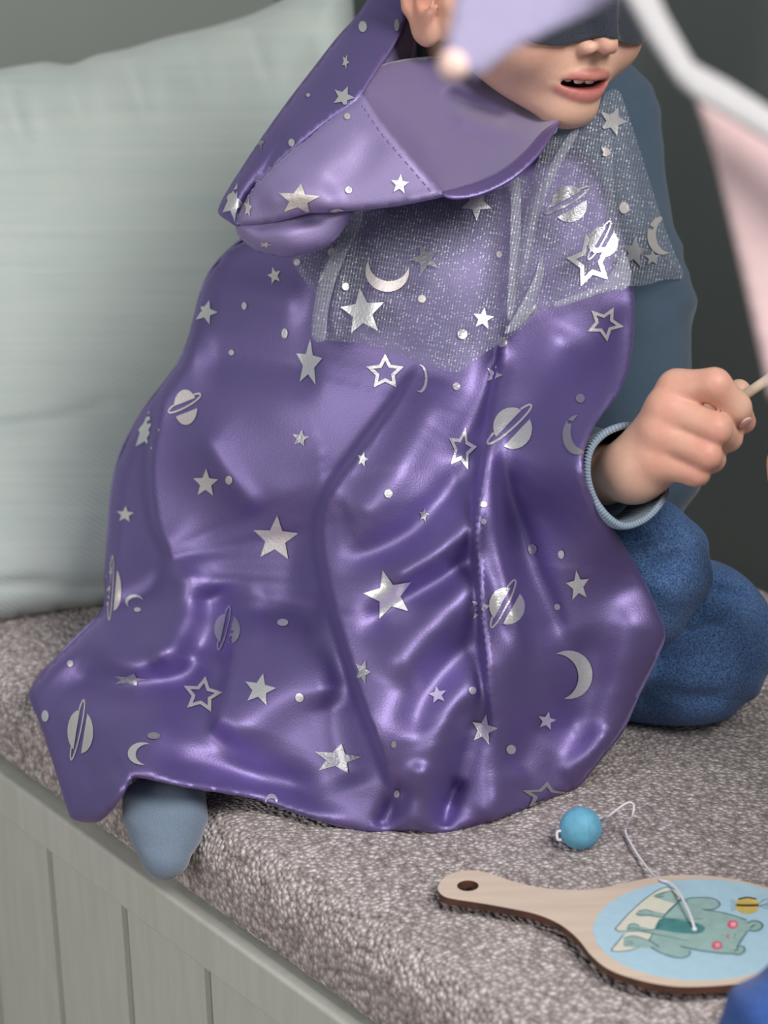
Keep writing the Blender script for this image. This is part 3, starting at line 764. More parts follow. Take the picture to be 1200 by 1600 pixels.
def apply_folds(x, y, d, fl):
    pts = np.c_[x, y]
    for line, h, wl, wr, step in fl:
        sl = smooth_line(line, False, 4); dist, side, par = seg_dist(pts, sl, False)
        wd = np.where(side < 0, wl, wr); e = np.clip(np.minimum(par, 1-par)/.22, 0, 1); e = e*e*(3-2*e)
        pr = np.exp(-(dist/wd)**2) if not step else np.where(side < 0, np.exp(-(dist/wl)), np.exp(-(dist/wr)**2))
        d = d-h*pr*e
    return d
def cape_depth(x, y): return apply_folds(x, y, cd_(x, y), folds)
cape_poly = [(365, 385), (342, 410), (320, 440), (302, 495), (285, 555), (250, 605), (215, 655), (194, 700), (178, 745), (169, 830), (165, 895), (161, 950), (135, 980), (105, 1010), (72, 1042), (50, 1072), (45, 1090), (62, 1130), (85, 1200), (104, 1262), (115, 1281), (150, 1285),
             (170, 1272), (188, 1250), (205, 1220), (216, 1215), (250, 1222), (300, 1232), (400, 1249), (470, 1274), (555, 1299), (585, 1303), (640, 1297), (690, 1303), (740, 1292), (800, 1272), (860, 1248), (905, 1228), (925, 1205), (945, 1180), (975, 1142), (998, 1090),
             (1022, 1040), (1040, 994), (1030, 960), (1015, 925), (995, 885), (962, 832), (930, 785), (914, 745), (913, 705), (932, 660), (962, 622), (980, 585), (989, 540), (991, 470), (985, 410), (962, 330), (930, 262), (890, 232), (820, 250), (700, 270), (580, 290), (470, 340)]
def cape_rim(x, y):
    k = np.clip((340-x)/80, 0, 1)*np.clip((1120-y)/100, 0, 1); return .007+.033*k
cp, cape_bvh, (cv, cdep, cb) = patch('cape_body', cape_poly, cape_depth, M['velvet'], cape, step=6.5, rnd=(20, cape_rim), thick=.0016, n=3)
# the cape carries on round the child's back, out of sight
le = smooth_line([(420, 352), (365, 385), (320, 440), (285, 555), (215, 655), (178, 745), (165, 895), (161, 950), (105, 1010), (50, 1072)], False, 6)
ld = cape_depth(le[:, 0], le[:, 1])+.0385
rings = []
for k in range(7):
    a = k/6*math.pi/2*1.15; rad = np.linspace(.06, .10, len(le))
    rings.append(P(le[:, 0]+2+90*(1-math.cos(a)), le[:, 1]-4*k, np.minimum(ld+rad*math.sin(a)*.9, 9)))
Vb, Fb, uvb = loft([np.maximum(r, [-9, -9, .452]) for r in rings], False)
solid(mesh('cape_back', Vb, Fb, M['velvet'], cape, uvs=uvb), .0016)
# hood, turned down behind the neck
hc = RBF([(585, -10, 1.52), (640, 10, 1.50), (480, 140, 1.475), (345, 330, 1.46), (562, 150, 1.428), (610, 70, 1.47), (469, 221, 1.430), (375, 340, 1.438), (420, 200, 1.47)])
patch_ = {}
def hp(name, poly, dep, mat, **kw):
    o, bv, _ = patch(name, poly, dep, mat, cape, **kw); patch_[name] = bv; return o
hp('hood_crown', [(600, -60), (585, -20), (559, 22), (525, 60), (487, 109), (450, 157), (412, 210), (382, 255), (356, 296), (341, 326), (346, 339), (370, 350), (376, 330), (394, 298), (424, 264), (469, 223), (510, 189), (556, 156), (578, 126), (594, 102), (614, 72), (632, 32), (644, -20), (648, -60)],
   lambda x, y: apply_folds(x, y, hc(x, y), [([(590, 60), (520, 140), (430, 230)], .006, 30, 30, 0), ([(540, 60), (470, 150), (390, 260)], .004, 22, 22, 0)]), M['velvet'], step=6, rnd=(30, lambda x, y: np.where(seg_dist(np.c_[x, y], [(600, -60), (559, 22), (487, 109), (412, 210), (341, 326)], False)[0] < 32, .022, .002)))
hf = RBF([(562, 150, 1.424), (600, 250, 1.398), (690, 300, 1.392), (545, 328, 1.402), (460, 290, 1.405), (375, 345, 1.432), (510, 187, 1.426), (469, 221, 1.428), (640, 240, 1.395), (510, 250, 1.405)])
hp('hood_flap', [(556, 154), (570, 150), (600, 192), (645, 246), (690, 296), (704, 304), (650, 317), (600, 325), (548, 330), (500, 333), (480, 334), (430, 347), (378, 352), (371, 344), (376, 328), (394, 296), (424, 262), (469, 221), (510, 187)],
   lambda x, y: apply_folds(x, y, hf(x, y), [([(540, 330), (470, 300), (400, 320)], .006, 20, 24, 0), ([(590, 200), (560, 260), (500, 300)], -.004, 24, 24, 0), ([(630, 318), (690, 306)], .004, 14, 14, 0)]), M['velvet_light'], step=5, rnd=(14, .007), n=3)
ht = RBF([(375, 350, 1.436), (480, 334, 1.415), (545, 332, 1.412), (450, 370, 1.412), (430, 400, 1.428), (520, 375, 1.420)])
hp('hood_tip', [(374, 344), (430, 340), (480, 328), (550, 326), (536, 360), (514, 384), (482, 395), (455, 402), (430, 400), (400, 392), (379, 376), (369, 360)],
   lambda x, y: apply_folds(x, y, ht(x, y), [([(380, 358), (440, 352), (520, 338)], -.004, 8, 8, 0)]), M['velvet_light'], step=5, rnd=(22, .014), n=3)
hl = RBF([(585, 108, 1.452), (640, 180, 1.446), (700, 190, 1.452), (690, 298, 1.398), (750, 302, 1.398), (868, 200, 1.440), (800, 235, 1.428), (660, 112, 1.478), (715, 125, 1.468), (760, 150, 1.478), (800, 165, 1.478), (845, 190, 1.468), (850, 140, 1.51), (740, 90, 1.49), (870, 150, 1.50), (720, 240, 1.43)])
fl_l = [([(690, 140), (740, 165), (800, 188)], -.010, 12, 14, 0), ([(700, 172), (770, 200), (840, 205)], .006, 14, 18, 0), ([(600, 130), (650, 200), (690, 260)], .004, 20, 20, 0)]
hp('hood_lining', [(584, 110), (600, 100), (650, 90), (720, 88), (800, 110), (868, 150), (872, 196), (858, 212), (832, 240), (792, 272), (745, 296), (706, 303), (684, 300), (632, 248), (588, 196), (566, 156), (568, 128)],
   lambda x, y: apply_folds(x, y, hl(x, y), fl_l), M['lining'], step=6, rnd=(10, .003), n=3)
hp('hood_hem', [(872, 190), (866, 202), (842, 240), (800, 279), (748, 304), (706, 309), (690, 300), (708, 294), (745, 283), (788, 262), (822, 234), (848, 205)],
   lambda x, y: hl(x, y)-.003, M['velvet'], step=4, rnd=(6, .001), n=3)
hi_ = RBF([(610, 70, 1.475), (650, 40, 1.51), (645, 110, 1.49), (590, 105, 1.465)])
hp('hood_inside', [(598, 98), (612, 76), (632, 36), (646, -10), (662, -10), (660, 40), (652, 80), (650, 120), (620, 126), (588, 122)], lambda x, y: hi_(x, y)+.012, M['lining'], step=6, rnd=(8, .003), n=3)
hp('overlocked_seam', [(651, 62), (648, 90), (643, 116), (636, 116), (641, 88), (645, 60)], lambda x, y: hi_(x, y)+.010, M['velvet_light'], step=4, rnd=(6, .003), n=3)
for nm, line, bv in (('stitching', [(574, 160), (605, 205), (650, 258), (690, 305)], 'hood_flap'), ('stitching', [(500, 196), (455, 234), (410, 282), (384, 322)], 'hood_flap')):
    L = smooth_line(line, False, 10); Vv, Ff = [], []
    for i in range(0, len(L)-1, 2):
        pts = []
        for pq in (L[i], L[i+1]):
            h = patch_[bv].ray_cast(Vector(CAM), Vector(ray(*(pq+np.array([-8, 4])))).normalized())
            if h[0] is not None: pts.append(np.array(h[0])-ray(*pq)*.0003)
        if len(pts) == 2:
            a, b = tube(np.array(pts), .0004, 5); Ff += [tuple(k+len(Vv)*0+sum(map(len, Vv)) for k in f) for f in b]; Vv.append(a)
    if Vv: mesh(nm, np.concatenate(Vv), Ff, M['velvet_light'], cape)
# tulle collar
def td(off, fl): return lambda x, y: apply_folds(x, y, cd_(x, y)-off, fl)
def tp(name, poly, dep, step=6, lab=None):
    o, bv, _ = patch(name, poly, dep, M['tulle_dense' if 'pleat' in name else 'tulle'], cape, step=step, rnd=(6, .001), thick=0, n=3); patch_[name+str(len(patch_))] = bv; return o, bv
tl, tl_b = tp('tulle_collar', [(560, 320), (540, 350), (512, 400), (496, 440), (489, 490), (488, 530), (520, 533), (560, 536), (612, 550), (660, 566), (700, 580), (722, 580), (752, 556), (790, 530), (822, 508), (832, 480), (836, 440), (830, 380), (828, 320), (826, 276), (780, 280), (740, 295), (660, 305)],
   td(.020, [([(560, 330), (530, 430), (515, 530)], .007, 12, 12, 0), ([(545, 340), (508, 440), (500, 530)], -.005, 10, 10, 0), ([(700, 320), (680, 430), (640, 560)], .006, 26, 26, 0), ([(760, 310), (755, 420), (720, 570)], -.005, 22, 22, 0), ([(800, 290), (800, 400), (790, 500)], .010, 9, 12, 0), ([(600, 340), (590, 440), (580, 540)], .004, 22, 22, 0)]))
tr, tr_b = tp('tulle_collar', [(862, 212), (840, 250), (826, 300), (815, 360), (806, 430), (800, 500), (812, 512), (832, 492), (870, 480), (930, 462), (985, 445), (978, 390), (962, 330), (958, 270), (956, 220), (940, 170), (905, 190)],
   td(.034, [([(860, 230), (835, 340), (812, 480)], .008, 12, 16, 0), ([(900, 230), (880, 330), (830, 440)], .006, 18, 18, 0), ([(940, 260), (900, 370), (850, 450)], .005, 18, 18, 0)]))
tf_d = RBF([(960, 140, 1.505), (985, 200, 1.500), (1030, 330, 1.515), (1065, 430, 1.535), (985, 445, 1.470), (930, 180, 1.48), (950, 300, 1.475)])
tf, tf_b = tp('tulle_collar', [(938, 165), (965, 140), (985, 190), (1005, 250), (1030, 330), (1050, 385), (1068, 432), (1040, 436), (1005, 446), (980, 446), (960, 440), (945, 300)],
   lambda x, y: apply_folds(x, y, tf_d(x, y), [([(970, 180), (1000, 320), (1010, 440)], .006, 14, 14, 0)]))
tu, tu_b = tp('tulle_collar', [(520, 380), (480, 396), (455, 404), (470, 430), (490, 456), (520, 470), (560, 460), (580, 400)], td(.010, []))
# a gathered pleat and a strand of the collar
tp('tulle_pleat', [(800, 282), (812, 280), (814, 350), (812, 420), (806, 470), (800, 500), (792, 490), (796, 420), (798, 350)], td(.036, []), 4)
tp('tulle_pleat', [(846, 400), (850, 430), (838, 466), (828, 492), (806, 515), (788, 520), (806, 490), (822, 460), (836, 430)], td(.042, []), 4)

tp('tulle_pleat', [(562, 322), (545, 345), (518, 396), (498, 446), (490, 492), (489, 529), (508, 531), (512, 490), (522, 446), (540, 400), (566, 345)], td(.030, []), 4)
tp('tulle_pleat', [(975, 395), (985, 445), (950, 454), (905, 470), (870, 480), (868, 472), (905, 458), (945, 440)], td(.044, []), 4)
tp('tulle_pleat', [(905, 205), (880, 250), (856, 300), (838, 350), (830, 400), (822, 400), (826, 350), (842, 296), (866, 246), (894, 203)], td(.040, []), 4)
# ---- silver foil motifs printed on the cloth
def star_poly(R, rot=0, k=.44, n=5):
    return [((R if i % 2 == 0 else R*k)*math.sin(rot+i*math.pi/n), -(R if i % 2 == 0 else R*k)*math.cos(rot+i*math.pi/n)) for i in range(2*n)]
def rotp(p, a): c, s = math.cos(a), math.sin(a); return [(x*c-y*s, x*s+y*c) for x, y in p]
def circ(R, n=20, sx=1, sy=1): return [(R*sx*math.cos(2*math.pi*i/n), R*sy*math.sin(2*math.pi*i/n)) for i in range(n)]
def moon_poly(R, th=.42):
    out = [(R*math.cos(a), R*math.sin(a)) for a in np.linspace(-1.95, 1.95, 22)]
    c = -R*th; r = math.hypot(R*math.cos(1.95)-c*1.0, R*math.sin(1.95))
    a1 = math.atan2(R*math.sin(1.95), R*math.cos(1.95)-c)
    return out+[(c+r*math.cos(a), r*math.sin(a)) for a in np.linspace(a1, -a1, 18)][1:-1]
def decal(name, pieces, cx, cy, sx, sy, bvh, mat, off=.0006, parent=cape):
    VV, FF = [], []; off = .0013 if bvh in (tl_b, tr_b, tf_b, tu_b) else off
    for pc in pieces:
        pl = np.array([(cx+x*sx, cy+y*sy) for x, y in pc])
        v, f, _ = fill(pl, max(2.2, min(5, np.ptp(pl, axis=0).min()/5)))
        X = []; ok = []
        for x, y in v:
            r = ray(x, y); h = bvh.ray_cast(Vector(CAM), Vector(r).normalized())
            ok.append(h[0] is not None); 
            if ok[-1]:
                n_ = np.array(h[1]); n_ = -n_ if n_ @ r > 0 else n_; X.append(np.array(h[0])+n_*off*.5-r*off)
            else: X.append(CAM)
        X = np.array(X); dd = (X-CAM) @ FW; b0 = len(VV)
        for t in f:
            t = list(t)
            if all(ok[i] for i in t) and np.ptp(dd[t]) < .008: FF.append([i+b0 for i in t])
        VV += list(X)
    if not FF: return
    used = sorted({i for f in FF for i in f}); mp = {u: i for i, u in enumerate(used)}
    FF = [[mp[i] for i in f] for f in FF]
    n_ = np.cross(np.array(VV[used[FF[0][1]]])-VV[used[FF[0][0]]], np.array(VV[used[FF[0][2]]])-VV[used[FF[0][0]]])
    if n_ @ FW > 0: FF = [f[::-1] for f in FF]
    return mesh(name, [VV[u] for u in used], FF, mat, parent)
F1, F2, F3 = M['foil'], M['foil_warm'], M['foil_dull']
def star(x, y, R, rot=0, sx=1, sy=1, mat=F1, b=cape_bvh): decal('foil_star', [star_poly(R, math.radians(rot))], x, y, sx, sy, b, mat)
def ostar(x, y, R, rot=0, sx=1, sy=1, mat=F1, b=cape_bvh):
    o = star_poly(R, math.radians(rot), .5); i = [(px*.62, py*.62) for px, py in o]
    quads = [[o[k], o[(k+1) % 10], i[(k+1) % 10], i[k]] for k in range(10)]
    decal('foil_outline_star', quads, x, y, sx, sy, b, mat)
def planet(x, y, R, tilt=-35, sx=1, sy=1, mat=F1, b=cape_bvh, rot=0):
    t = math.radians(tilt)
    body_ = circ(R, 24); up_ = [p for p in rotp(body_, -t) if p[1] < -R*.10]; dn = [p for p in rotp(body_, -t) if p[1] > R*.13]
    rg = [(1.5*R*math.cos(a), .26*R*math.sin(a)) for a in np.linspace(-.9, math.pi+.9, 22)]
    wd = [max(.045*R, .10*R*math.sin(max(0, min(math.pi, a)))+.05*R) for a in np.linspace(-.9, math.pi+.9, 22)]
    segs = []
    for k in range(21):
        (x0_, y0_), (x1_, y1_) = rg[k], rg[k+1]; dx, dy = x1_-x0_, y1_-y0_; L = math.hypot(dx, dy)+1e-9; nx, ny = -dy/L*.055*R, dx/L*.055*R
        segs.append([(x0_-nx, y0_-ny), (x1_-nx, y1_-ny), (x1_+nx, y1_+ny), (x0_+nx, y0_+ny)])
    pcs = [rotp([(px, py-.16*R) for px, py in up_], t)]
    pcs = [rotp(up_, t), rotp([(px, py+.12*R) for px, py in dn], t)]+[rotp([(px, py-.20*R) for px, py in s_], t) for s_ in segs]
    if rot: pcs = [rotp(s_, math.radians(rot)) for s_ in pcs]
    decal('foil_planet', pcs, x, y, sx, sy, b, mat)
def moon(x, y, R, rot=0, th=.42, sx=1, sy=1, mat=F1, b=cape_bvh): decal('foil_moon', [rotp(moon_poly(R, th), math.radians(rot))], x, y, sx, sy, b, mat)
def dot(x, y, R, sx=1, sy=1, mat=F1, b=cape_bvh): decal('foil_dot', [circ(R, 14)], x, y, sx, sy, b, mat)
for a in ((431, 842, 37, 4, 1, 1, F2), (608, 930, 40, -14), (406, 1078, 26, 12), (483, 568, 37, 6, .58, 1.05), (322, 755, 23, 2, .9, 1, F2), (196, 804, 15, 5, .95, .9, F2), (322, 488, 20, 18, .95, 1), (429, 431, 14, -15, .8, 1, F2),
          (229, 675, 34, 12, .66, 1), (903, 915, 25, -8, .75, 1), (756, 1140, 25, 12, .85, 1), (684, 1086, 15, -10, 1, .95), (854, 1126, 15, 12), (527, 1186, 40, 10, 1, .62, F3), (203, 1062, 30, 14, 1, .36, F3), (567, 1050, 19, 20, .7, 1.1, F3),
          (772, 586, 17, 20, .8, 1), (567, 718, 13, 15, .7, 1), (662, 805, 12, 10, .7, 1, F3), (470, 685, 14, 10, 1, 1, F3), (750, 950, 24, 10, .6, 1)): star(*a)
for a in ((602, 582, 31, 0, 1, .95), (316, 1086, 33, 10, 1, .9, F2), (945, 506, 30, 28, 1, .95, F2), (722, 702, 32, 12, .75, 1.1), (852, 1243, 40, 4, 1, .55, F3)): ostar(*a)
for a in ((290, 635, 25, -20, .72, 1.05, F2), (800, 668, 31, -40, .95, 1), (790, 946, 28, -62, .95, 1), (354, 983, 24, -72, .8, 1, F3), (125, 1143, 33, -70, .58, 1.0, F2), (176, 920, 34, -80, .36, 1, F2)): planet(*a)
for a in ((888, 1054, 38, -10, .55), (903, 680, 28, 160, .5, .85, 1.1, F3), (222, 1178, 22, 190, .5, 1.0, .8), (210, 940, 14, 240, .4, 1, .8), (657, 592, 22, 10, .3, .5, 1, F1), (424, 1252, 11, 270, .6, .9, 1)): moon(*a)
for a in ((607, 771, 6.5), (713, 604, 6), (785, 535, 7.5), (468, 1090, 6.5, 1, 1.05), (738, 1079, 6), (798, 1171, 7.5), (442, 973, 8, 1.1, .7), (71, 1119, 7, .8, 1.3), (110, 1037, 5), (362, 551, 4.5), (445, 521, 6, .8, 1.3), (382, 478, 5, .8, 1.2), (358, 750, 6, .9, 1.1, F2), (832, 858, 8, .9, 1, F3), (877, 866, 6, .8, 1.1),
          (871, 948, 5), (615, 1163, 5, .8, 1.1, F3), (620, 1240, 5.5, .8, 1.1), (907, 623, 8, .9, .9, F3), (755, 815, 4.5), (240, 1150, 9, 1.1, .6, F3), (755, 788, 9, .6, .5), (215, 953, 6, .9, .6)): dot(*a)
hb, fb, tb = patch_['hood_crown'], patch_['hood_flap'], patch_['hood_tip']
star(625, 288, 16, 6, .95, 1, F1, fb); star(467, 312, 34, 6, 1, .75, F2, fb); dot(545, 297, 5.5, 1, 1, F1, fb); dot(527, 331, 11, 1, .5, F2, fb); star(388, 325, 17, 10, .4, 1, F2, fb); dot(543, 182, 5, 1, 1, F2, fb); star(415, 382, 10, 20, 1, .5, F2, tb)
star(537, 152, 18, 22, 1, 1, F1, hb); star(364, 316, 30, 25, .6, 1.1, F1, hb); dot(456, 223, 5.5, .9, 1.1, F1, hb); dot(567, 42, 8, .8, 1.1, F1, hb); star(540, 97, 12, 25, .5, 1, F1, hb); dot(482, 149, 3, 1, 1, F1, hb); star(408, 220, 14, 30, .4, 1.2, F3, hb); dot(620, 40, 8, .5, 1.2, F3, hb)
for a in ((567, 488, 38, -6, .95, 1, F1), (755, 498, 18, 8, .95, 1, F1), (665, 405, 24, -20, .95, 1, F3), (515, 422, 27, 12, .8, 1, F3), (744, 318, 28, 180, .9, 1, F1)): star(*a, tl_b)
dot(540, 448, 6, 1, 1, F2, tl_b); dot(660, 467, 6, 1, 1, F2, tl_b); dot(781, 398, 5, 1, 1, F2, tl_b); dot(722, 522, 8, 1, 1, F3, tl_b); moon(606, 424, 34, 100, .45, 1, .95, F2, tl_b)
ostar(922, 408, 42, -12, .9, 1.05, F1, tr_b); planet(888, 318, 27, -30, 1, 1, F3, tr_b); planet(940, 378, 23, -60, 1, 1, F3, tr_b); star(828, 500, 28, 20, .9, 1, F3, tr_b)
star(957, 190, 24, 20, 1, 1, F1, tf_b); dot(974, 325, 8, 1, 1.15, F2, tf_b); moon(1034, 368, 30, 175, .5, .8, 1, F2, tf_b); star(1018, 403, 13, 0, 1, 1, F1, tf_b); star(990, 394, 26, 8, .8, 1, F3, tf_b); dot(945, 238, 7, 1, 1, F2, tf_b)
dot(465, 410, 5, 1, 1, F2, tu_b); dot(520, 395, 7, 1, 1, F2, tu_b)

# ---------------------------------------------------------------- ball and paddle toy
ZP = .4560; TH = .0044
def pad_xy(): 
    c = onz(1088, 1452, ZP+TH); h = onz(688, 1384, ZP+TH); ax = (h-c); L = np.linalg.norm(ax); ax /= L; return c, ax, np.cross([0, 0, 1.], ax), L
PC, PA, PB, PL = pad_xy()
def pxy(x, y, z=0): return PC+PA*x+PB*y+np.array([0, 0, z])
def to_local(px, py):
    q_ = onz(px, py, ZP+TH)-PC; return float(q_ @ PA), float(q_ @ PB)
RB = .5*(abs(to_local(1075, 1367)[1])+abs(to_local(1092, 1542)[1]))
paddle = empty('paddle', (float(PC[0]), float(PC[1]), ZP), 'pale wooden paddle with a printed bear on light blue, lying on the cushion', 'toy')
PX = [(684, 1388), (689, 1377), (700, 1367), (727, 1360), (759, 1363), (795, 1375), (840, 1386), (885, 1390), (930, 1389), (975, 1380), (1020, 1371), (1074, 1367), (1132, 1371), (1200, 1387), (1246, 1408), (1268, 1434), (1272, 1458), (1258, 1486), (1230, 1512),
      (1200, 1526), (1155, 1537), (1087, 1542), (1042, 1540), (993, 1530), (952, 1515), (925, 1494), (903, 1467), (876, 1445), (840, 1429), (795, 1419), (750, 1411), (705, 1404), (690, 1398)]
outl = np.array([to_local(x, y) for x, y in smooth_line(PX, True, 4)])
if (np.roll(outl[:, 0], 0) @ np.roll(outl[:, 1], -1)-np.roll(outl[:, 0], -1) @ outl[:, 1]) < 0: outl = outl[::-1]
hx, hy = to_local(731, 1384); hole = np.array(circ(.0062, 18))+[hx, hy]
def slab(name, outer, holes, z0, z1, mat_top, mat_side, parent):
    pts = [Vector(p) for p in outer]; ed = [(i, (i+1) % len(outer)) for i in range(len(outer))]
    for h in holes:
        b0 = len(pts); pts += [Vector(p) for p in h]; ed += [(b0+i, b0+(i+1) % len(h)) for i in range(len(h))]
    r = geometry.delaunay_2d_cdt(pts, ed, [], 2 if holes else 1, 1e-9)
    v = np.array([(p[0], p[1]) for p in r[0]]); f = r[2]
    if holes: f = [t for t in f if all(not inside(np.array([v[list(t)].mean(0)]), h)[0] for h in holes) and inside(np.array([v[list(t)].mean(0)]), outer)[0]]
    n = len(v); V_ = [pxy(x, y, z1) for x, y in v]+[pxy(x, y, z0) for x, y in v]
    fa = []
    for t in f:
        a, b, c = v[t[0]], v[t[1]], v[t[2]]; s_ = (b[0]-a[0])*(c[1]-a[1])-(b[1]-a[1])*(c[0]-a[0]); t = list(t) if s_ > 0 else list(t)[::-1]; fa.append(t)
    top = list(fa); bot = [[i+n for i in t][::-1] for t in fa]
    cnt = {}
    for t in fa:
        for k in range(len(t)): cnt[(t[k], t[(k+1) % len(t)])] = 1
    sd = [(a, a+n, b+n, b) for (a, b) in cnt if (b, a) not in cnt]
    o = mesh(name, V_, top+bot+sd, mat_top, parent, smooth=False)
    if mat_side is not None:
        o.data.materials.append(mat_side)
        for i, p in enumerate(o.data.polygons): p.material_index = 0 if i < len(top) else 1
    return o
bl = slab('blade_and_handle', outl, [hole], -TH, 0, M['birch'], M['char'], paddle)
def pad_flat(name, px_poly, z, mat, curve=True, parent=paddle):
    pl = smooth_line(px_poly, True, 4) if curve else np.array(px_poly, float)
    return slab(name, np.array([to_local(x, y) for x, y in pl]), [], z-.00012, z, mat, None, parent)
def rr(name, lst, z, mat, parent=paddle): return pad_flat(name, lst, z, mat, True, parent)
disc = slab('printed_disc', np.array([to_local(1095+168*math.cos(a), 1453+79*math.sin(a)) for a in np.linspace(0, 2*math.pi, 64, endpoint=False)]), [], 0, .00015, M['sky_print'], None, paddle)
def zz(pts): return [(900+x*.25, 1350+y*.25) for x, y in pts]        # read from the enlarged paddle
def stroke(pts, wpx, z, name='drawn_line', mat=None):
    L = smooth_line(zz(pts), False, 5); l2 = np.array([to_local(*p) for p in L]); T = np.gradient(l2, axis=0); T /= np.linalg.norm(T, axis=1)[:, None]+1e-9
    N = np.c_[-T[:, 1], T[:, 0]]*wpx*.25/2800*.5
    V_ = [pxy(*(p+n_), z) for p, n_ in zip(l2, N)]+[pxy(*(p-n_), z) for p, n_ in zip(l2, N)]; n = len(l2)
    return mesh(name, V_, [(i, i+1, n+i+1, n+i) for i in range(n-1)], mat or M['line_print'], paddle, smooth=False)
wing = [(245, 410), (330, 315), (430, 225), (520, 165), (585, 150), (635, 180), (652, 225), (600, 275), (555, 325), (500, 410), (320, 425), (265, 425)]
rr('surfboard_print', zz(wing), .00030, M['cream_print'])
rr('surfboard_print', zz([(222, 540), (260, 500), (310, 440), (400, 425), (480, 440), (470, 490), (400, 525), (300, 550), (240, 552)]), .00030, M['cream_print'])
rr('bear_print', zz([(650, 235), (720, 218), (820, 215), (880, 232), (898, 262), (860, 288), (820, 296), (900, 308), (1000, 335), (1068, 358), (1072, 420), (1040, 470), (1005, 530), (985, 565), (900, 560), (780, 545), (700, 530), (714, 560), (690, 586), (620, 590), (540, 560), (470, 525), (420, 520), (480, 440), (500, 380), (560, 325), (620, 262)]), .00042, M['bear_print'])
rr('bear_paw_print', zz([(490, 205), (520, 185), (560, 178), (610, 180), (640, 215), (630, 248), (580, 240), (530, 222)]), .00050, M['bear_print'])
rr('bear_paw_print', zz([(305, 470), (360, 458), (420, 470), (470, 490), (440, 520), (350, 522), (300, 515)]), .00050, M['bear_print'])
rr('bear_arm_print', zz([(375, 310), (430, 288), (480, 300), (620, 325), (780, 335), (780, 352), (620, 350), (470, 330), (400, 330)]), .00056, M['bear_print'])
rr('bear_arm_print', zz([(318, 405), (350, 378), (400, 395), (520, 425), (690, 470), (690, 490), (520, 448), (400, 425), (330, 420)]), .00056, M['bear_print'])
rr('bear_ear_print', zz([(1065, 380), (1110, 360), (1155, 372), (1164, 400), (1130, 424), (1085, 420)]), .00036, M['bear_print'])
rr('bear_ear_print', zz([(985, 550), (1010, 522), (1045, 520), (1054, 545), (1030, 570), (995, 572)]), .00036, M['bear_print'])
rr('shorts_print', zz([(500, 410), (525, 350), (620, 352), (740, 370), (800, 395), (800, 420), (760, 440), (640, 435), (520, 415)]), .00056, M['teal_print'])
for cx, cy in ((979, 383), (881, 513)):
    rr('cheek_print', zz([(cx+x, cy+y) for x, y in circ(33, 12, 1, .82)]), .00056, M['pink_print']); rr('cheek_print', zz([(cx+4+x, cy+y) for x, y in circ(18, 10, 1, .82)]), .00066, M['pink_pale'])
rr('bee_print', zz([(1070+x, 262+y) for x, y in circ(74, 16, 1, .72)]), .00042, M['yellow_print'])
stroke([(1002, 262), (1070, 264), (1142, 262)], 26, .00055, 'bee_stripe', M['black_print']); stroke([(1015, 225), (1070, 214), (1128, 224)], 16, .00055, 'bee_stripe', M['black_print'])
for k in range(5): stroke([(998, 240+k*12), (965, 225+k*18)], 3, .00052)
stroke([(1145, 250), (1180, 225), (1215, 228), (1190, 255), (1150, 262)], 4, .00052); stroke([(1145, 262), (1190, 262), (1215, 280), (1180, 278), (1148, 266)], 4, .00052)
for ln, wd in (((wing+wing[:1]), 6), ([(222, 540), (300, 445)], 6), ([(222, 540), (240, 552), (320, 548), (400, 525)], 6), ([(650, 235), (720, 218), (820, 215), (880, 232), (898, 262), (860, 288), (790, 290)], 7), ([(800, 293), (900, 306), (1000, 332), (1066, 356)], 7), ([(1072, 425), (1042, 468), (1005, 530)], 8),
               ([(985, 566), (900, 562), (780, 547), (650, 520)], 7), ([(712, 545), (708, 575), (660, 592), (600, 585), (520, 555), (470, 525)], 6), ([(640, 232), (700, 240)], 9), ([(1070, 375), (1110, 360), (1155, 372), (1164, 400), (1130, 424), (1080, 420)], 9), ([(1090, 405), (1118, 385)], 10), ([(1005, 522), (1045, 520), (1054, 545), (1030, 570), (985, 568)], 8), ([(990, 550), (1015, 535)], 9),
               ([(470, 330), (620, 350), (795, 348)], 5), ([(375, 320), (420, 325), (480, 326)], 8), ([(390, 300), (440, 292), (480, 305)], 7), ([(320, 410), (360, 408), (400, 412)], 9), ([(325, 395), (350, 378), (395, 390)], 7), ([(400, 425), (520, 448), (695, 485)], 5), ([(480, 440), (455, 490)], 6), ([(470, 490), (520, 525)], 6), ([(500, 410), (525, 350)], 6), ([(555, 325), (630, 255)], 6),
               ([(485, 208), (530, 195), (560, 180)], 7), ([(500, 215), (545, 208)], 7), ([(560, 180), (600, 178), (640, 215)], 6), ([(300, 470), (360, 455), (430, 475), (470, 490)], 6), ([(305, 490), (350, 488)], 5), ([(305, 515), (360, 500)], 5), ([(985, 450), (1000, 445)], 6), ([(980, 468), (995, 468)], 6), ([(955, 445), (945, 460), (955, 470)], 9)):
    stroke(ln, wd, .00068, mat=M['pink_print'] if ln[0] == (955, 445) else None)
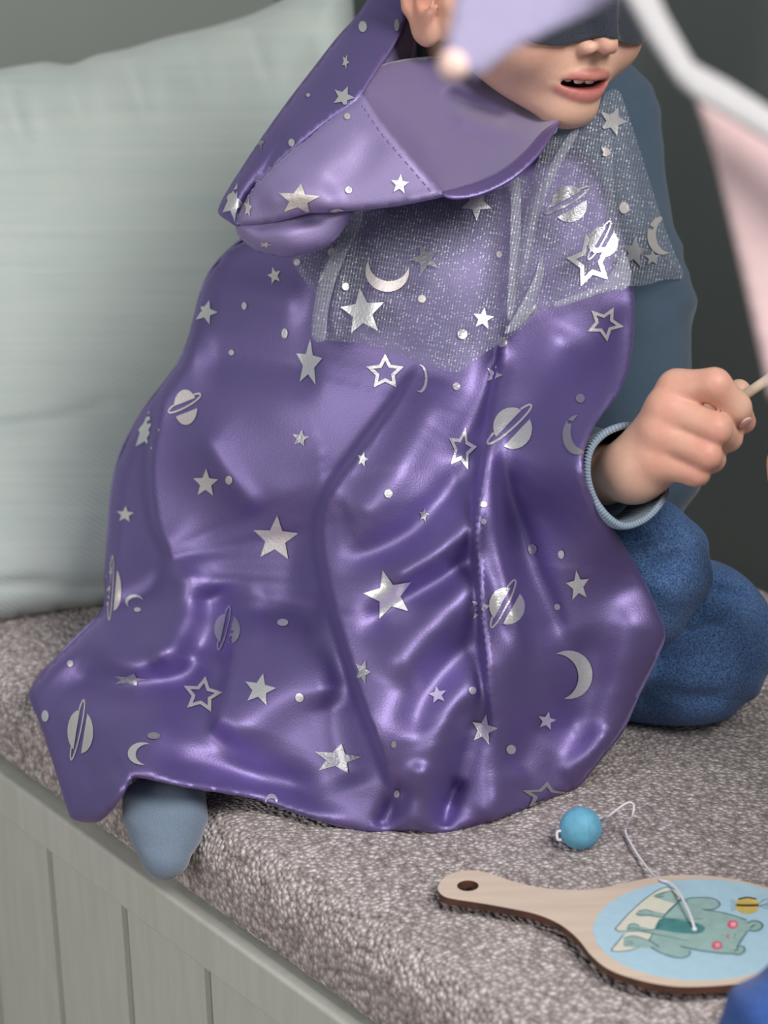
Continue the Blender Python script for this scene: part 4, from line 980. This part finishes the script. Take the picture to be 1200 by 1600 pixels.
# ball with its cord
BR = .01265; bc = onz(907, 1294, .451+BR); 
ball = empty('ball', (float(bc[0]), float(bc[1]), .451), 'small sky blue ball on a white cord, resting by the hem of the cape', 'ball')
bm = bmesh.new(); bmesh.ops.create_uvsphere(bm, u_segments=48, v_segments=32, radius=BR)
mesh('ball_shell', [bc+np.array(v.co) for v in bm.verts], [[v.index for v in f.verts] for f in bm.faces], M['ball'], ball); bm.free()
sd_ = np.array([bc+BR*1.001*(math.cos(a)*(.25*RT-FW*.0+.0)+math.sin(a)*UP*.0+0) for a in (0,)])
ring_pts = np.array([bc+(BR-.00005)*(math.cos(a)*(-FW*.95+RT*.31)/1.0+math.sin(a)*UP) for a in np.linspace(0, 2*math.pi, 40)])
Vt, Ft = tube(ring_pts, .00022, 6); mesh('mould_seam', Vt, Ft, M['ball'], ball)
hole_b = onz(945, 1281, .458)
cord = [(938, 1283, .462), (950, 1276, .468), (968, 1262, .474), (982, 1254, .476), (990, 1258, .474), (988, 1275, .468), (977, 1296, .4545), (986, 1318, .4535), (1003, 1345, .4530), (1020, 1366, .4560)]
cp_ = [onz(x, y, z) for x, y, z in cord]+[onz(1032, 1375, ZP+TH+.0012), onz(1048, 1380, ZP+TH+.0025), onz(1062, 1397, ZP+TH+.004), onz(1074, 1420, ZP+TH+.004), onz(1082, 1440, ZP+TH+.0028), onz(1085, 1452, ZP+TH+.0004)]
Vt, Ft = tube(smooth_line(cp_, False, 6), .00072, 8); mesh('cord', Vt, Ft, M['string'], ball)
kn = onz(876, 1303, .463)
Vt, Ft = tube(smooth_line([bc-RT*.0118-UP*.001-FW*.004, bc-RT*.0142-UP*.002-FW*.004, bc-RT*.0138-UP*.006-FW*.004, bc-RT*.0116-UP*.0065-FW*.003], False, 5), .0009, 8); mesh('knot', Vt, Ft, M['string'], ball)
Vt, Ft = tube([onz(1085, 1452, ZP+TH+.0001), onz(1085, 1452, ZP+TH+.0012)], [.0016, .0012], 12); mesh('cord_hole_knot', Vt, Ft, M['string'], ball)

# ---------------------------------------------------------------- the stick in the fist
s0, s1 = zp(935, 340, 1.372), zp(1230, 140, 1.352)
dr = (s1-s0)/np.linalg.norm(s1-s0)
Vt, Ft = tube([s0-dr*.10, s0, s1, s1+dr*.10, s1+dr*.101], [.0031, .0031, .0031, .0031, .002], 14)
tag(mesh('wooden_stick', Vt, Ft, M['stick']), 'thin pale wooden stick held in the child\'s fist', 'stick')

# ---------------------------------------------------------------- bunting hanging close to the lens
bun = empty('bunting', tuple(P(1050, 90, .80)), 'out of focus felt bunting with lilac and pink pennants in the foreground', 'bunting')
flat = lambda d, gx_=0, gy_=0: (lambda x, y: d+gx_*(x-1000)+gy_*y)
def fl(name, poly, dep, mat, th=.0016): o, _, _ = patch(name, poly, dep, mat, bun, step=14, rnd=(4, .0002), closed_curve=False, thick=th); return o
fl('lilac_pennant', [(722, -60), (975, -60), (985, -22), (940, 12), (860, 48), (800, 78), (742, 122), (712, 98), (690, 82), (700, 62)], flat(.80, -.00004), M['flag_lilac'])
fl('pink_pennant', [(1076, 118), (1120, 140), (1250, 220), (1330, 300), (1262, 520), (1206, 625), (1192, 560), (1160, 420), (1120, 250)], flat(.80, .00003), M['flag_pink'])
tpz = RBF([(940, -60, .79), (1075, 110, .785), (1250, 210, .79), (1330, 260, .79)])
fl('tape', [(950, -60), (1006, -60), (1040, 20), (1084, 98), (1140, 128), (1230, 186), (1340, 262), (1320, 300), (1240, 240), (1160, 190), (1090, 150), (1062, 126), (1020, 62), (980, -8)], lambda x, y: tpz(x, y), M['tape'], .002)
bm = bmesh.new(); bmesh.ops.create_uvsphere(bm, u_segments=24, v_segments=16, radius=.0052)
bp = P(708, 102, .795); mesh('pompom', [bp+np.array(v.co)*(1+.06*math.sin(v.co.x*4000)*math.sin(v.co.z*5000)) for v in bm.verts], [[v.index for v in f.verts] for f in bm.faces], M['bead'], bun); bm.free()

# ---------------------------------------------------------------- another child at the edge of the frame
KB = onz(1275, 1660, .45+.045)
HIP2 = KB+np.array([.34, -.06, .06]); CH2 = HIP2+np.array([.01, .03, .25]); HD2 = CH2+np.array([-.02, .02, .20])
SH2 = CH2+np.array([-.03, .10, .055]); EL2 = CH2+np.array([-.10, .22, -.10])
f2 = np.array([-.85, .5, -.12]); f2 /= np.linalg.norm(f2); x2 = np.cross(f2, [0, 0, 1.]); x2 /= np.linalg.norm(x2)
HM2 = np.stack([x2, f2, np.cross(x2, f2)], 1)
other = empty('person', (float(KB[0]), float(KB[1]), .45), 'second child cut off by the right edge, blue knee and fingertip showing', 'person')
def body2(p):
    d = rcone(p, P(1223, 722, 1.36), P(1225, 745, 1.362), .0098, .0098)
    for k in range(4):
        d = smin(d, rcone(p, P(1226+k*3, 735+k*26, 1.362+.004*k), P(1300, 760+k*22, 1.36), .0088, .0105), .002)
    d = smin(d, rcone(p, P(1295, 770, 1.36), P(1350, 820, 1.36), .024, .022), .012)
    d = smin(d, rcone(p, P(1300, 730, 1.35), P(1255, 690, 1.345), .011, .0085), .006)
    d = smin(d, rcone(p, P(1350, 820, 1.36), EL2, .019, .026), .01)
    d = smin(d, rcone(p, EL2, SH2, .028, .034), .02)
    d = smin(d, smin(rcone(p, HIP2, CH2, .07, .07), rcone(p, CH2, HD2-np.array([0, 0, .09]), .06, .04), .02), .03)
    d = smin(d, rcone(p, HIP2, KB, .05, .034), .03)
    q_ = ((p-HD2.astype(np.float32)) @ HM2.astype(np.float32))/np.float32(.94e-3); nr = (q_*q_).sum(1) < 200**2
    h_ = np.full(len(p), .05, np.float32); h_[nr] = head_sdf(q_[nr])*.94e-3
    return smin(d, h_, .006)
V2, F2_ = skin_surface(body2, (.10, .70, .44), (.75, 1.45, 1.25), .0026)
mesh('body', V2, F2_, M['skin'], other, col=np.tile([.66, .38, .27, 1], (len(V2), 1)))
def jeans2(p):
    d = smin(rcone(p, KB, HIP2, .045, .075), rcone(p, KB, KB+np.array([.17, -.12, 0]), .044, .038), .02)
    u = p @ RT.astype(np.float32); w_ = p @ UP.astype(np.float32)
    d = d+.0016*np.sin(w_*190+u*140); return smax(d, .4515-p[:, 2], .004)
V2, F2_ = skin_surface(jeans2, (.10, .70, .43), (.75, 1.40, .80), .003)
mesh('jeans', V2, F2_, M['denim2'], other)
def shirt2(p):
    d = smin(rcone(p, HIP2+np.array([0, 0, .03]), CH2, .085, .084), rcone(p, CH2, HD2-np.array([0, 0, .12]), .07, .046), .03)
    return smin(d, smin(rcone(p, SH2, EL2, .042, .036), rcone(p, EL2, EL2*.25+P(1350, 820, 1.36)*.75, .036, .026), .01), .025)
V2, F2_ = skin_surface(shirt2, (.10, .70, .45), (.75, 1.45, 1.2), .004)
mesh('sweater', V2, F2_, M['sweater'], other)
mesh('hair', HD2+(Vh*.94e-3) @ HM2.T, Fh, M['hair'], other)
